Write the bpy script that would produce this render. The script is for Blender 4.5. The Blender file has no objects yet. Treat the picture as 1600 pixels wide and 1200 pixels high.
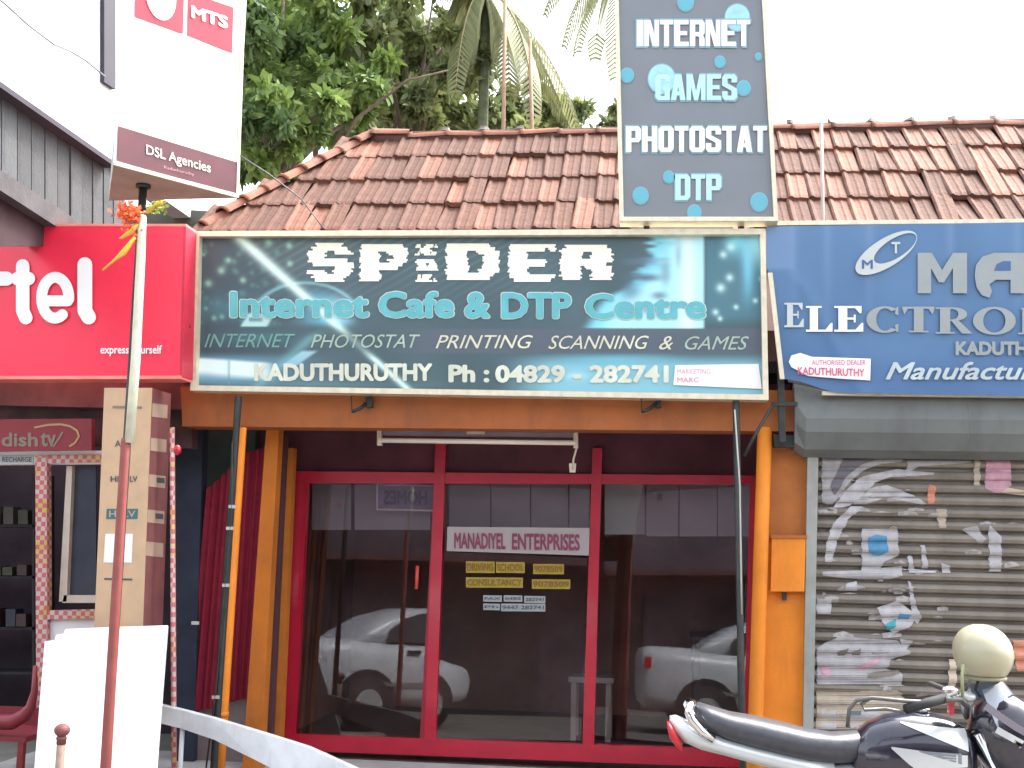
import bpy, math, random
import numpy as np
from mathutils import Vector, Matrix
random.seed(7); np.random.seed(7)
S = bpy.context.scene
C = S.collection
# ------------------------------------------------------------------ camera
FPX = 1900.0                                   # focal length in photo pixels (1600 wide)
YAW, PITCH, ROLL = math.radians(7.3), math.radians(7.5), 0.022
CAM = Vector((0, -7.3, 1.6))
Fw = Vector((-math.sin(YAW)*math.cos(PITCH), math.cos(YAW)*math.cos(PITCH), math.sin(PITCH)))
R0 = Vector((math.cos(YAW), math.sin(YAW), 0)); U0 = R0.cross(Fw)
Rt = R0*math.cos(ROLL) + U0*math.sin(ROLL); Up = Rt.cross(Fw)
cd = bpy.data.cameras.new('camera'); cam = bpy.data.objects.new('camera', cd); C.objects.link(cam)
cd.sensor_width = 36; cd.lens = 36*FPX/1600; cd.clip_start = .05; cd.clip_end = 500
m = Matrix((Rt, Up, -Fw)).transposed().to_4x4(); m.translation = CAM
cam.matrix_world = m; S.camera = cam
# ------------------------------------------------------------------ light
SUN_EL, SUN_AZ = math.radians(55), math.radians(48)     # azimuth from +Y (behind camera, a little left)
w = bpy.data.worlds.new('World'); S.world = w; w.use_nodes = True
nt = w.node_tree; nt.nodes.clear()
sky = nt.nodes.new('ShaderNodeTexSky'); sky.sky_type = 'NISHITA'; sky.sun_disc = False
sky.sun_elevation = SUN_EL; sky.sun_rotation = SUN_AZ; sky.dust_density = 6; sky.air_density = 1.0; sky.ozone_density = 1
hs = nt.nodes.new('ShaderNodeHueSaturation'); hs.inputs['Saturation'].default_value = .35; hs.inputs['Value'].default_value = 1.0
bg = nt.nodes.new('ShaderNodeBackground'); bg.inputs[1].default_value = 0.15
ow = nt.nodes.new('ShaderNodeOutputWorld')
nt.links.new(sky.outputs[0], hs.inputs['Color']); nt.links.new(hs.outputs[0], bg.inputs[0]); nt.links.new(bg.outputs[0], ow.inputs[0])
sd = bpy.data.lights.new('sun', 'SUN'); sd.energy = 0.6; sd.angle = math.radians(14); sd.color = (1, .96, .88)
so = bpy.data.objects.new('sun', sd); C.objects.link(so)
sdir = Vector((math.sin(SUN_AZ)*math.cos(SUN_EL), math.cos(SUN_AZ)*math.cos(SUN_EL), math.sin(SUN_EL)))
so.rotation_euler = sdir.to_track_quat('Z', 'Y').to_euler(); so.location = (0, 0, 20)
S.view_settings.view_transform = 'Standard'; S.view_settings.look = 'None'
S.view_settings.gamma = 1; S.view_settings.use_curve_mapping = False
S.view_settings.exposure = 2.45
S.cycles.max_bounces = 8; S.cycles.transparent_max_bounces = 12

# ------------------------------------------------------------------ helpers
def ray(x, y): return Fw + Rt*((x-800)/FPX) + Up*((600-y)/FPX)
class Pl:
    """a real plane in the scene; calling it with a photo pixel gives the point seen there"""
    def __init__(s, p, n):
        s.p = Vector(p); s.n = Vector(n).normalized()
    def __call__(s, x, y, off=0.0):
        d = ray(x, y); t = (s.p-CAM).dot(s.n)/d.dot(s.n)
        return CAM + d*t + s.n*off
def YP(Y): return Pl((0, Y, 0), (0, -1, 0))
def lin(*c):
    c = c[0] if len(c) == 1 else c
    return tuple(((v/255)/12.92 if v/255 <= .04045 else ((v/255+.055)/1.055)**2.4) for v in c)

MATS = {}
def M(name, col, rough=.6, var=.15, vs=6.0, bump=0.0, bs=60.0, metal=0.0, rnd=0.0, dirt=0.0, dcol=(.05,.04,.035), coat=0.0, spec=.5):
    if name in MATS: return MATS[name]
    m = bpy.data.materials.new(name); m.use_nodes = True; t = m.node_tree; b = t.nodes['Principled BSDF']
    b.inputs['Roughness'].default_value = rough; b.inputs['Metallic'].default_value = metal
    b.inputs['Specular IOR Level'].default_value = spec
    if coat: b.inputs['Coat Weight'].default_value = coat; b.inputs['Coat Roughness'].default_value = .08
    tc = t.nodes.new('ShaderNodeTexCoord')
    n = t.nodes.new('ShaderNodeTexNoise'); n.inputs['Scale'].default_value = vs; n.inputs['Detail'].default_value = 6
    t.links.new(tc.outputs['Object'], n.inputs['Vector'])
    mr = t.nodes.new('ShaderNodeMapRange'); mr.inputs[1].default_value = .3; mr.inputs[2].default_value = .7
    mr.inputs[3].default_value = 1-var; mr.inputs[4].default_value = 1+var
    t.links.new(n.outputs['Fac'], mr.inputs[0])
    mx = t.nodes.new('ShaderNodeVectorMath'); mx.operation = 'SCALE'; mx.inputs[0].default_value = col
    t.links.new(mr.outputs[0], mx.inputs['Scale']); out = mx.outputs[0]
    if rnd:
        oi = t.nodes.new('ShaderNodeObjectInfo'); r2 = t.nodes.new('ShaderNodeMapRange')
        r2.inputs[3].default_value = 1-rnd; r2.inputs[4].default_value = 1+rnd
        t.links.new(oi.outputs['Random'], r2.inputs[0])
        m2 = t.nodes.new('ShaderNodeVectorMath'); m2.operation = 'SCALE'
        t.links.new(out, m2.inputs[0]); t.links.new(r2.outputs[0], m2.inputs['Scale']); out = m2.outputs[0]
    if dirt:
        n2 = t.nodes.new('ShaderNodeTexNoise'); n2.inputs['Scale'].default_value = vs*.6; n2.inputs['Detail'].default_value = 8; n2.inputs['Roughness'].default_value = .7
        mp = t.nodes.new('ShaderNodeMapping'); mp.inputs['Scale'].default_value = (2.5, 2.5, .6); mp.inputs['Location'].default_value = (3, 7, 1)
        t.links.new(tc.outputs['Object'], mp.inputs[0]); t.links.new(mp.outputs[0], n2.inputs['Vector'])
        r3 = t.nodes.new('ShaderNodeMapRange'); r3.inputs[1].default_value = .5; r3.inputs[2].default_value = .72; r3.inputs[4].default_value = dirt
        t.links.new(n2.outputs['Fac'], r3.inputs[0])
        m3 = t.nodes.new('ShaderNodeMix'); m3.data_type = 'RGBA'
        t.links.new(r3.outputs[0], m3.inputs[0]); t.links.new(out, m3.inputs[6]); m3.inputs[7].default_value = (*dcol, 1); out = m3.outputs[2]
    t.links.new(out, b.inputs['Base Color'])
    if bump:
        n3 = t.nodes.new('ShaderNodeTexNoise'); n3.inputs['Scale'].default_value = bs; n3.inputs['Detail'].default_value = 5
        t.links.new(tc.outputs['Object'], n3.inputs['Vector'])
        bp = t.nodes.new('ShaderNodeBump'); bp.inputs['Strength'].default_value = bump; bp.inputs['Distance'].default_value = .01
        t.links.new(n3.outputs['Fac'], bp.inputs['Height']); t.links.new(bp.outputs[0], b.inputs['Normal'])
    MATS[name] = m; return m

WL = {}   # world location of every object made (for parenting without ops)
def wl(o): return WL[o.name]
def place(o, base, parent):
    base = Vector(base); WL[o.name] = base
    if parent is not None: o.parent = parent; o.location = base - WL[parent.name]
    else: o.location = base
    C.objects.link(o)
def tagit(o, label=None, cat=None, group=None, kind=None):
    if label: o['label'] = label
    if cat: o['category'] = cat
    if group: o['group'] = group
    if kind: o['kind'] = kind
    return o
def thing(name, label, cat, loc, group=None):
    o = bpy.data.objects.new(name, None); o.empty_display_size = .1; place(o, loc, None)
    return tagit(o, label, cat, group)
def mk(name, verts, faces, mat, parent=None, smooth=False, base=None):
    vs = [Vector(v) for v in verts]
    if base is None:
        n = len(vs); base = Vector((sum(v.x for v in vs)/n, sum(v.y for v in vs)/n, min(v.z for v in vs)))
    base = Vector(base)
    me = bpy.data.meshes.new(name); me.from_pydata([tuple(v-base) for v in vs], [], faces)
    if mat: me.materials.append(mat)
    if smooth: me.polygons.foreach_set('use_smooth', [True]*len(me.polygons))
    o = bpy.data.objects.new(name, me); place(o, base, parent); return o
class MB:
    def __init__(s): s.v = []; s.f = []
    def add(s, vs, fs):
        k = len(s.v); s.v += [Vector(v) for v in vs]; s.f += [tuple(i+k for i in f) for f in fs]; return s
    def box(s, a, b):
        (x0, y0, z0), (x1, y1, z1) = a, b
        return s.add([(x0,y0,z0),(x1,y0,z0),(x1,y1,z0),(x0,y1,z0),(x0,y0,z1),(x1,y0,z1),(x1,y1,z1),(x0,y1,z1)],
                     [(0,3,2,1),(4,5,6,7),(0,1,5,4),(1,2,6,5),(2,3,7,6),(3,0,4,7)])
    def prism(s, pts, plane, thick, off=0.0, bev=0.0):
        n = len(pts); vs = [plane(x, y, off) for x, y in pts]; back = [v - plane.n*thick for v in vs]
        return s.add(vs+back, [tuple(range(n)), tuple(range(2*n-1, n-1, -1))] + [(i, i+n, (i+1) % n+n, (i+1) % n) for i in range(n)])
    def tube(s, pts, radii, seg=10, cap=True):
        pts = [Vector(p) for p in pts]; n = len(pts)
        if not hasattr(radii, '__len__'): radii = [radii]*n
        vs = []; u = None
        for i, p in enumerate(pts):
            t = (pts[min(i+1, n-1)]-pts[max(i-1, 0)]).normalized()
            if u is None: u = t.orthogonal().normalized()
            u = (u - t*u.dot(t)).normalized(); v = t.cross(u)
            for k in range(seg):
                a = 2*math.pi*k/seg; vs.append(p+(u*math.cos(a)+v*math.sin(a))*radii[i])
        fs = [(i*seg+k, i*seg+(k+1) % seg, (i+1)*seg+(k+1) % seg, (i+1)*seg+k) for i in range(n-1) for k in range(seg)]
        if cap: fs += [tuple(range(seg-1, -1, -1)), tuple((n-1)*seg+k for k in range(seg))]
        return s.add(vs, fs)
    def rings(s, rings, cap=True):
        n = len(rings); g = len(rings[0]); vs = [p for r in rings for p in r]
        fs = [(i*g+k, i*g+(k+1) % g, (i+1)*g+(k+1) % g, (i+1)*g+k) for i in range(n-1) for k in range(g)]
        if cap: fs += [tuple(range(g-1, -1, -1)), tuple((n-1)*g+k for k in range(g))]
        return s.add(vs, fs)
    def build(s, name, mat, parent=None, smooth=False, base=None): return mk(name, s.v, s.f, mat, parent, smooth, base)
def slab(name, pts, plane, thick, mat, parent=None, off=0.0): return MB().prism(pts, plane, thick, off).build(name, mat, parent)
def tube(name, pts, r, mat, parent=None, seg=10): return MB().tube(pts, r, seg).build(name, mat, parent, True)
def box(name, a, b, mat, parent=None): return MB().box(a, b).build(name, mat, parent)
def sphere_pts(c, rx, ry, rz, n=16, mrows=10, fn=None):
    rings = []
    for i in range(mrows+1):
        a = math.pi*i/mrows
        rings.append([Vector(c)+Vector((rx*max(math.sin(a), .002)*math.cos(2*math.pi*k/n), ry*max(math.sin(a), .002)*math.sin(2*math.pi*k/n), -rz*math.cos(a))) for k in range(n)])
    return rings
def quadpt(q, u, v):
    (a, b, c, d) = q
    return ((a[0]*(1-u)+b[0]*u)*(1-v)+(d[0]*(1-u)+c[0]*u)*v, (a[1]*(1-u)+b[1]*u)*(1-v)+(d[1]*(1-u)+c[1]*u)*v)
def frame(q, wpx, plane, thick, mat, parent, off=.0, name='frame_bar', hw=None):
    """four mitred bars round a px quad TL TR BR BL"""
    W = (q[1][0]-q[0][0]+q[2][0]-q[3][0])/2; H = (q[3][1]-q[0][1]+q[2][1]-q[1][1])/2
    u, v = wpx/W, wpx/H
    I = [quadpt(q, u, v), quadpt(q, 1-u, v), quadpt(q, 1-u, 1-v), quadpt(q, u, 1-v)]
    for i in range(4): slab(name, [q[i], q[(i+1) % 4], I[(i+1) % 4], I[i]], plane, thick, mat, parent, off)
    return I
def text(name, s, rect, plane, mat, parent, bold=.02, shear=0.0, off=.006, slope=0.0, spacing=1.0, mirror=False, depth=.004):
    cu = bpy.data.curves.new('txt', 'FONT'); cu.body = s; cu.offset = 0; cu.shear = shear; cu.space_character = spacing
    cu.resolution_u = 3; cu.fill_mode = 'FRONT'
    to = bpy.data.objects.new('txt', cu); C.objects.link(to)
    bpy.context.view_layer.update()
    me = to.evaluated_get(bpy.context.evaluated_depsgraph_get()).to_mesh()
    co = [v.co.copy() for v in me.vertices]; fs = [tuple(p.vertices) for p in me.polygons]
    to.to_mesh_clear(); bpy.data.objects.remove(to); bpy.data.curves.remove(cu)
    xs = [c.x for c in co]; ys = [c.y for c in co]; x0, x1, y0, y1 = min(xs), max(xs), min(ys), max(ys)
    # bold: the glyphs laid over themselves in a small circle, each copy a hair proud of the last
    nb_ = 1 if bold < .008 else (8 if bold < .05 else 12)
    sh = [(0, 0)] if nb_ == 1 else [(bold*math.cos(2*math.pi*k/nb_), bold*math.sin(2*math.pi*k/nb_)) for k in range(nb_)]+[(0, 0)]
    if nb_ > 1: x0 -= bold; x1 += bold; y0 -= bold; y1 += bold
    vs = []; F2 = []
    for q_, (dx, dy) in enumerate(sh):
        k0 = len(vs)
        for c in co:
            u = (c.x+dx-x0)/(x1-x0); v = (c.y+dy-y0)/(y1-y0)
            if mirror: u = 1-u
            px = rect[0]+(rect[2]-rect[0])*u; py = rect[3]+(rect[1]-rect[3])*v+slope*(px-rect[0])
            vs.append(plane(px, py, off+q_*.00012))
        F2 += [tuple(i+k0 for i in f) for f in fs]
    return mk(name, vs, F2, mat, parent)
def art(name, q, nx, ny, fn, plane, parent, off=0.0, rough=.35, bendfn=None, k=1.0, spec=.5):
    """printed panel: a grid whose points carry the print's colours (function of photo pixel)"""
    U, V = np.meshgrid(np.linspace(0, 1, nx+1), np.linspace(0, 1, ny+1))
    X = (q[0][0]*(1-U)+q[1][0]*U)*(1-V)+(q[3][0]*(1-U)+q[2][0]*U)*V
    Y = (q[0][1]*(1-U)+q[1][1]*U)*(1-V)+(q[3][1]*(1-U)+q[2][1]*U)*V
    if bendfn: X, Y, O = bendfn(X, Y, U, V)
    else: O = np.zeros_like(X)
    col = fn(X, Y, U, V)                                  # H,W,3 sRGB 0..255
    c = np.clip(col, 0, 255)/255; c = np.where(c <= .04045, c/12.92, ((c+.055)/1.055)**2.4)*k
    vs = [plane(x, y, off+o) for x, y, o in zip(X.ravel(), Y.ravel(), O.ravel())]
    W1 = nx+1
    fs = [(j*W1+i, (j+1)*W1+i, (j+1)*W1+i+1, j*W1+i+1) for j in range(ny) for i in range(nx)]
    mn = 'print_rough%.2f_%.2f' % (rough, spec)
    if mn not in MATS:
        m = bpy.data.materials.new(mn); m.use_nodes = True; b = m.node_tree.nodes['Principled BSDF']
        a = m.node_tree.nodes.new('ShaderNodeAttribute'); a.attribute_name = 'print'; b.inputs['Roughness'].default_value = rough
        b.inputs['Specular IOR Level'].default_value = spec
        m.node_tree.links.new(a.outputs['Color'], b.inputs['Base Color']); MATS[mn] = m
    o = mk(name, vs, fs, MATS[mn], parent, smooth=True)
    at = o.data.color_attributes.new('print', 'FLOAT_COLOR', 'POINT')
    rgba = np.ones((len(vs), 4), np.float32); rgba[:, :3] = c.reshape(-1, 3); at.data.foreach_set('color', rgba.ravel())
    return o
def ground_hit(x, y, z=0.0):
    d = ray(x, y); t = (z-CAM.z)/d.z; return CAM+d*t
def noise2(X, Y, s, seed=0):
    rs = np.random.RandomState(seed); G = rs.rand(64, 64)
    x = X/s; y = Y/s; xi = np.floor(x).astype(int); yi = np.floor(y).astype(int); fx = x-xi; fy = y-yi
    fx = fx*fx*(3-2*fx); fy = fy*fy*(3-2*fy); g = lambda a, b: G[a % 64, b % 64]
    return (g(xi, yi)*(1-fx)+g(xi+1, yi)*fx)*(1-fy)+(g(xi, yi+1)*(1-fx)+g(xi+1, yi+1)*fx)*fy
def blend(base, col, a):
    a = np.clip(a, 0, 1)[..., None]; return base*(1-a)+np.array(col, float)*a
def sm(x, a, b):
    t = np.clip((x-a)/(b-a), 0, 1); return t*t*(3-2*t)

# ------------------------------------------------------------------ materials
ORANGE = M('orange_paint', (.80, .25, .015), .65, .1, 5, .15, 80, dirt=.25, dcol=(.25, .08, .02))
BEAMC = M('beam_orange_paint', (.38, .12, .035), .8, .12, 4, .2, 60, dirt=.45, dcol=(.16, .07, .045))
RED = M('red_gloss_paint', (.46, .006, .030), .35, .1, 8, coat=.3)
CRIMSON = M('crimson_cloth', (.26, .011, .034), .85, .15, 12, .2, 200)
DARK = M('dark_wall', (.045, .030, .040), .9, .3, 3, .2)
MAROON = M('maroon_ceiling', (.10, .03, .045), .85, .25, 4, .1)
CONC = M('grey_concrete', (.24, .25, .235), .85, .15, 4, .3, 50, dirt=.35, dcol=(.10, .10, .09))
PLINTH = M('pale_cement', (.50, .50, .48), .8, .12, 6, .3, 60, dirt=.3, dcol=(.2, .18, .15))
ALU = M('aluminium_frame', (.72, .66, .50), .4, .1, 20, metal=.25, dirt=.2, dcol=(.3, .25, .18))
STEEL = M('dark_steel', (.030, .038, .036), .55, .25, 15, metal=.2, dirt=.4, dcol=(.12, .06, .04))
WHITE = M('white_paint', (.8, .8, .8), .5, .04, 5)
OFFW = M('off_white_print', (.80, .84, .72), .5, .03, 5)
PURE = M('white_vinyl', (.86, .86, .86), .35, .01, 5)

# ------------------------------------------------------------------ setting
gm = M('street_ground', (.16, .145, .13), .95, .3, 1.5, .5, 30, dirt=.5, dcol=(.09, .075, .06))
g = MB().add([(-60, -45, 0), (60, -45, 0), (60, 80, 0), (-60, 80, 0)], [(0, 1, 2, 3)]).build('ground', gm); g['kind'] = 'structure'
pv = MB().box((-4.2, -.12, -.05), (5.5, .9, .15)).build('pavement', PLINTH); pv['kind'] = 'structure'

# ================================================================== CAFE BUILDING
bl = thing('shop_building', 'long tiled-roof shop row with orange pillars and red glazed front under the cafe signboard', 'building', (0, 1, 0))
P0 = YP(0.0); Pb = YP(.14); Pg = YP(.95)
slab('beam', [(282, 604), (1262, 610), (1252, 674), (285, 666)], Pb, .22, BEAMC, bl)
zb = Pb(760, 670).z
box('ceiling', (-2.9, .37, zb+.05), (2.2, .99, zb+.12), MAROON, bl)
slab('transom_wall', [(395, 600), (1235, 600), (1235, 742), (395, 738)], YP(1.0), .1, MAROON, bl)
# interior
zi0, zi1 = .15, 2.75
xl, xr = Pg(446, 900).x, Pg(1178, 900).x
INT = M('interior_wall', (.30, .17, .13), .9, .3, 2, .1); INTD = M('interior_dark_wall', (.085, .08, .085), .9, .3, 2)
box('back_wall', (xl-.3, 3.6, 0), (xr+.6, 3.75, 2.8), INT, bl)
box('side_wall', (xl-.3, 1.1, 0), (xl-.2, 3.6, 2.8), INT, bl)
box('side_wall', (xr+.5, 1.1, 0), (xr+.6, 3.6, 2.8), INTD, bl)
box('floor', (xl-.3, .9, 0), (xr+.6, 3.6, .147), M('interior_floor', (.12, .08, .07), .5), bl)
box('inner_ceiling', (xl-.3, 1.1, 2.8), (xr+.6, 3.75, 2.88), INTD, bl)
PAN = M('pale_panel', (.24, .24, .25), .8, .1, 3)
for i, (a, b, c, d) in enumerate([(488, 548, 756, 828), (554, 672, 756, 828), (702, 766, 758, 833), (768, 828, 758, 830), (830, 888, 758, 832), (890, 922, 760, 833), (945, 1008, 762, 835), (1010, 1060, 762, 838), (1062, 1120, 762, 838), (1122, 1172, 763, 838)]):
    slab('valance_panel', [(a, c-14), (b, c-14), (b, d), (a, d)], YP(1.25+.004*(i % 2)), .02, PAN, bl)
# dark wall behind neighbours
box('rear_wall', (-6.2, 1.9, 0), (xl-.32, 2.0, 2.9), DARK, bl)
box('rear_wall', (xr+.62, 1.1, 0), (5.5, 1.2, 2.9), DARK, bl)
# pillars
def column(name, top, bot, wpx_t, wpx_b, Y, mat, depth, round_=False):
    (xt, yt), (xb, yb) = top, bot; pl = YP(Y)
    if round_:
        a, b = pl(xt, yt), pl(xb, yb); k = (b.z-.15)/(a.z-b.z); e = b+(b-a)*k
        return tube(name, [a, a*.5+b*.5, b, e], [(pl(xt+wpx_t/2, yt)-a).x, (pl(xt+wpx_t/2, yt)-a).x, (pl(xb+wpx_b/2, yb)-b).x, (pl(xb+wpx_b/2, yb)-b).x], mat, bl, 14)
    q = [(xt-wpx_t/2, yt), (xt+wpx_t/2, yt), (xb+wpx_b/2, yb), (xb-wpx_b/2, yb)]
    v = [pl(*p) for p in q]
    for i, j in ((2, 1), (3, 0)):
        d = v[i]-v[j]; v[i] = v[i]+d*((v[i].z-.15)/(-d.z))
    vv = v+[p+Vector((0, depth, 0)) for p in v]
    return mk(name, vv, [(0, 1, 2, 3), (7, 6, 5, 4), (0, 4, 5, 1), (1, 5, 6, 2), (2, 6, 7, 3), (3, 7, 4, 0)], mat, bl)
ORS = M('orange_wall_paint', (.56, .17, .015), .75, .15, 5, .2, 60, dirt=.35, dcol=(.2, .07, .03))
column('pillar', (426, 668), (393, 1190), 20, 28, .38, ORS, .1)
column('pillar', (454, 700), (432, 1150), 9, 13, .7, ORS, .08)
column('pillar', (442, 680), (417, 1150), 10, 14, .55, M('dark_brown_post', (.10, .035, .04), .7), .06)
column('pillar', (1195, 668), (1181, 1110), 23, 24, .16, ORANGE, .1, True)
column('pilaster', (1233, 838), (1224, 1130), 62, 66, .24, ORANGE, .5)
slab('pilaster_head', [(1202, 660), (1264, 660), (1264, 838), (1202, 838)], YP(.25), .4, M('shaded_orange_paint', (.44, .15, .035), .8, .15, 5, .2, 60, dirt=.4, dcol=(.22, .08, .035)), bl)  # hood's shade on the orange pilaster painted in as a browner top
mbx = thing('meter_box', 'small orange painted meter box fixed to the pilaster beside the shutter', 'box', YP(.16)(1231, 925))
slab('box_body', [(1206, 838), (1259, 838), (1257, 924), (1204, 924)], YP(.18), .058, ORANGE, mbx)
slab('box_lid', [(1204, 836), (1261, 836), (1261, 841), (1204, 841)], YP(.17), .068, BEAMC, mbx)
slab('latch', [(1222, 926), (1230, 926), (1229, 938), (1223, 938)], YP(.2), .03, STEEL, mbx)
# red panelled side wall in the porch
gp = M('dark_green_paint', (.03, .06, .05), .6, .2)
slab('side_panel', [(300, 655), (400, 655), (385, 1160), (270, 1160)], YP(.9), .05, gp, bl)
slab('low_wall', [(282, 1108), (397, 1092), (392, 1200), (270, 1200)], YP(.62), .1, M('mauve_cement', (.25, .2, .2), .8), bl)
cur = thing('curtain', 'crimson cloth hanging beside the left porch pillar', 'curtain', YP(.6)(350, 1100))
def drape(poly_l, poly_r, ytop, ybot, Y, n=24, rows=14, amp=.015, name='cloth'):
    vs = []; pl = YP(Y)
    for j in range(rows+1):
        t = j/rows
        for i in range(n+1):
            u = i/n; xa = poly_l(t); xb = poly_r(t); x = xa+(xb-xa)*u
            y = ytop(u)+(ybot(u)-ytop(u))*t
            vs.append(pl(x, y, amp*math.sin(u*22+t*1.5)+.01*math.sin(u*9)))
    W = n+1
    return vs, [(j*W+i, j*W+i+1, (j+1)*W+i+1, (j+1)*W+i) for j in range(rows) for i in range(n)]
v, f = drape(lambda t: 322-28*t, lambda t: 362-26*t, lambda u: 766-36*u, lambda u: 1112-6*u, .58); mk('cloth_panel', v, f, CRIMSON, cur, True)
v, f = drape(lambda t: 372-16*t, lambda t: 421-30*t, lambda u: 712-16*u, lambda u: 1098-8*u, .56); mk('cloth_panel', v, f, CRIMSON, cur, True)
# ---- storefront (a part with sub-parts)
sf = slab('storefront', [(462, 736), (1180, 743), (1180, 757), (461, 755)], Pg, .06, RED, bl)
def sfp(name, pts, th=.06, off=0, mat=RED): return slab(name, pts, Pg, th, mat, sf, off)
sfp('rail', [(443, 1146), (1172, 1172), (1172, 1200), (443, 1172)], .06, .003)
sfp('stile', [(463, 755), (481, 755), (462, 1147), (441, 1146)], .06, .004)
sfp('stile', [(1172, 757), (1182, 757), (1172, 1172), (1162, 1172)], .06, .004)
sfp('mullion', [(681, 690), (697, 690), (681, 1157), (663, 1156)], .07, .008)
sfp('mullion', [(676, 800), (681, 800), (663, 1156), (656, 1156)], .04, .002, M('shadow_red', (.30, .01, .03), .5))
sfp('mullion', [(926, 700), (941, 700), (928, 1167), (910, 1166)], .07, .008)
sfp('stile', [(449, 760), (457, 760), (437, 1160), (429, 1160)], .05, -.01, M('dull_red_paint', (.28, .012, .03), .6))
GL = bpy.data.materials.new('tinted_glass'); GL.use_nodes = True; t = GL.node_tree; t.nodes.clear()
o_ = t.nodes.new('ShaderNodeOutputMaterial'); mx = t.nodes.new('ShaderNodeMixShader'); tr = t.nodes.new('ShaderNodeBsdfTransparent'); gl = t.nodes.new('ShaderNodeBsdfGlossy')
tr.inputs[0].default_value = (.82, .76, .78, 1); gl.inputs['Roughness'].default_value = .012; gl.inputs[0].default_value = (.95, .97, 1, 1); mx.inputs[0].default_value = .06
t.links.new(tr.outputs[0], mx.inputs[1]); t.links.new(gl.outputs[0], mx.inputs[2]); t.links.new(mx.outputs[0], o_.inputs[0])
def pane(x0t, x1t, x1b, x0b, yaw, tilt, y0=748, y1=1165, Y=1.0):
    pl = YP(Y); v = [pl(x0t, y0), pl(x1t, y0), pl(x1b, y1), pl(x0b, y1)]
    cen = sum(v, Vector())/4
    if yaw: cen = (v[1]+v[2])/2 if yaw < 0 else (v[0]+v[3])/2
    R = Matrix.Rotation(yaw, 3, 'Z') @ Matrix.Rotation(tilt, 3, 'X')
    v = [cen+R@(p-cen) for p in v]
    n = (v[1]-v[0]).cross(v[3]-v[0]).normalized()
    return mk('pane', v, [(0, 1, 2, 3)], GL, sf)
TILT = math.radians(-3.0)
pane(478, 690, 672, 458, 0, TILT); pane(690, 932, 918, 672, math.radians(6), TILT); pane(934, 1178, 1166, 918, math.radians(-16), TILT)
tube('door_handle', [Pg(654, 884, .035), Pg(652, 920, .035)], .012, M('handle_red', (.7, .08, .06), .35), sf)
# stickers on the glass
Ps = Pl((0, .925, 0), (0, -1, 0))
st = thing('glass_sticker', 'white name strip with red capitals across the middle glass pane', 'sticker', Ps(810, 865))
slab('backing', [(699, 823), (921, 825), (920, 868), (698, 861)], Ps, .006, M('cream_vinyl', (.40, .36, .35), .5, .04), st)
text('lettering', 'MANADIYEL', (710, 832, 790, 857), Ps, M('magenta_letter', (.26, .04, .10), .5), st, .03, slope=.015)
text('lettering', 'ENTERPRISES', (800, 833, 906, 859), Ps, M('magenta_letter', (.45, .04, .12), .5), st, .03, slope=.015)
YEL = M('yellow_vinyl', (.36, .28, .03), .5, .15, 30); YD = M('yellow_print_ink', (.30, .12, .01), .6); WD = M('dark_print_ink', (.10, .12, .15), .6); WV = M('pale_vinyl', (.34, .38, .38), .5, .08, 30)
def strip(label, segs, words, mat, ink):
    a = thing('glass_sticker', label, 'sticker', Ps(segs[0][0], segs[0][3]))
    for (x0, y0, x1, y1), wd in zip(segs, words):
        slab('backing', [(x0, y0), (x1, y0+.5), (x1, y1+.5), (x0, y1)], Ps, .005, mat, a)
        text('lettering', wd, (x0+2, y0+3, x1-2, y1-3), Ps, ink, a, .015)
strip('upper yellow sticker line on the middle pane reading driving school', [(728, 877, 773, 895), (775, 878, 820, 895), (833, 881, 881, 897)], ['DRIVING', 'SCHOOL', '9078509'], YEL, YD)
strip('lower yellow sticker line on the middle pane', [(728, 902, 817, 918), (831, 905, 891, 920)], ['CONSULTANCY', '9078509'], YEL, YD)
strip('upper of the two small whitish sticker lines on the middle pane', [(755, 930, 784, 940), (787, 930, 816, 940), (819, 931, 852, 942)], ['FAX', '0482', '282741'], WV, WD)
strip('lower of the two small whitish sticker lines on the middle pane', [(755, 943, 781, 953), (783, 943, 852, 955)], ['Ph', '9447 282741'], WV, WD)
hb = thing('back_to_front_sign', 'dark sign seen in reverse behind the top of the left glass pane', 'sign', YP(1.15)(634, 795))
slab('board', [(590, 757), (679, 760), (678, 797), (590, 795)], YP(1.15), .01, M('dark_sign_board', (.13, .11, .20), .6, .2, 30), hb)
text('lettering', 'HOMES', (600, 766, 668, 789), YP(1.15), M('night_ink', (.02, .015, .05), .5), hb, .04, mirror=True)
frame([(588, 755), (681, 758), (680, 799), (588, 797)], 2.5, YP(1.15), .02, M('sign_edge', (.5, .45, .5), .5), hb, .003)
# inside the cafe: desk, monitor, chair
dk = thing('desk', 'dark computer desk inside the cafe behind the glass', 'desk', (.9, 2.8, .15))
WD2 = M('dark_wood', (.07, .04, .03), .5)
box('desk_top', (.2, 2.4, .88), (1.6, 3.1, .92), WD2, dk)
for xx in (.22, 1.52): box('desk_side', (xx, 2.42, .15), (xx+.05, 3.08, .88), WD2, dk)
mo = thing('monitor', 'computer monitor standing on the desk inside the cafe', 'monitor', (.85, 2.7, .92))
box('screen', (.65, 2.66, 1.0), (1.05, 2.7, 1.3), M('screen_grey', (.10, .16, .2), .2), mo); box('casing', (.63, 2.7, .98), (1.07, 2.95, 1.32), M('casing_beige', (.35, .33, .28), .5), mo); box('foot', (.75, 2.72, .92), (.95, 2.9, .98), M('casing_beige', (1, 1, 1)), mo)
ch = thing('stool', 'pale plastic stool inside the cafe near the left pane', 'stool', (-.55, 2.2, .15))
CP = M('stool_plastic', (.4, .38, .33), .5)
box('seat', (-.72, 2.05, .58), (-.38, 2.37, .62), CP, ch)
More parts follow.
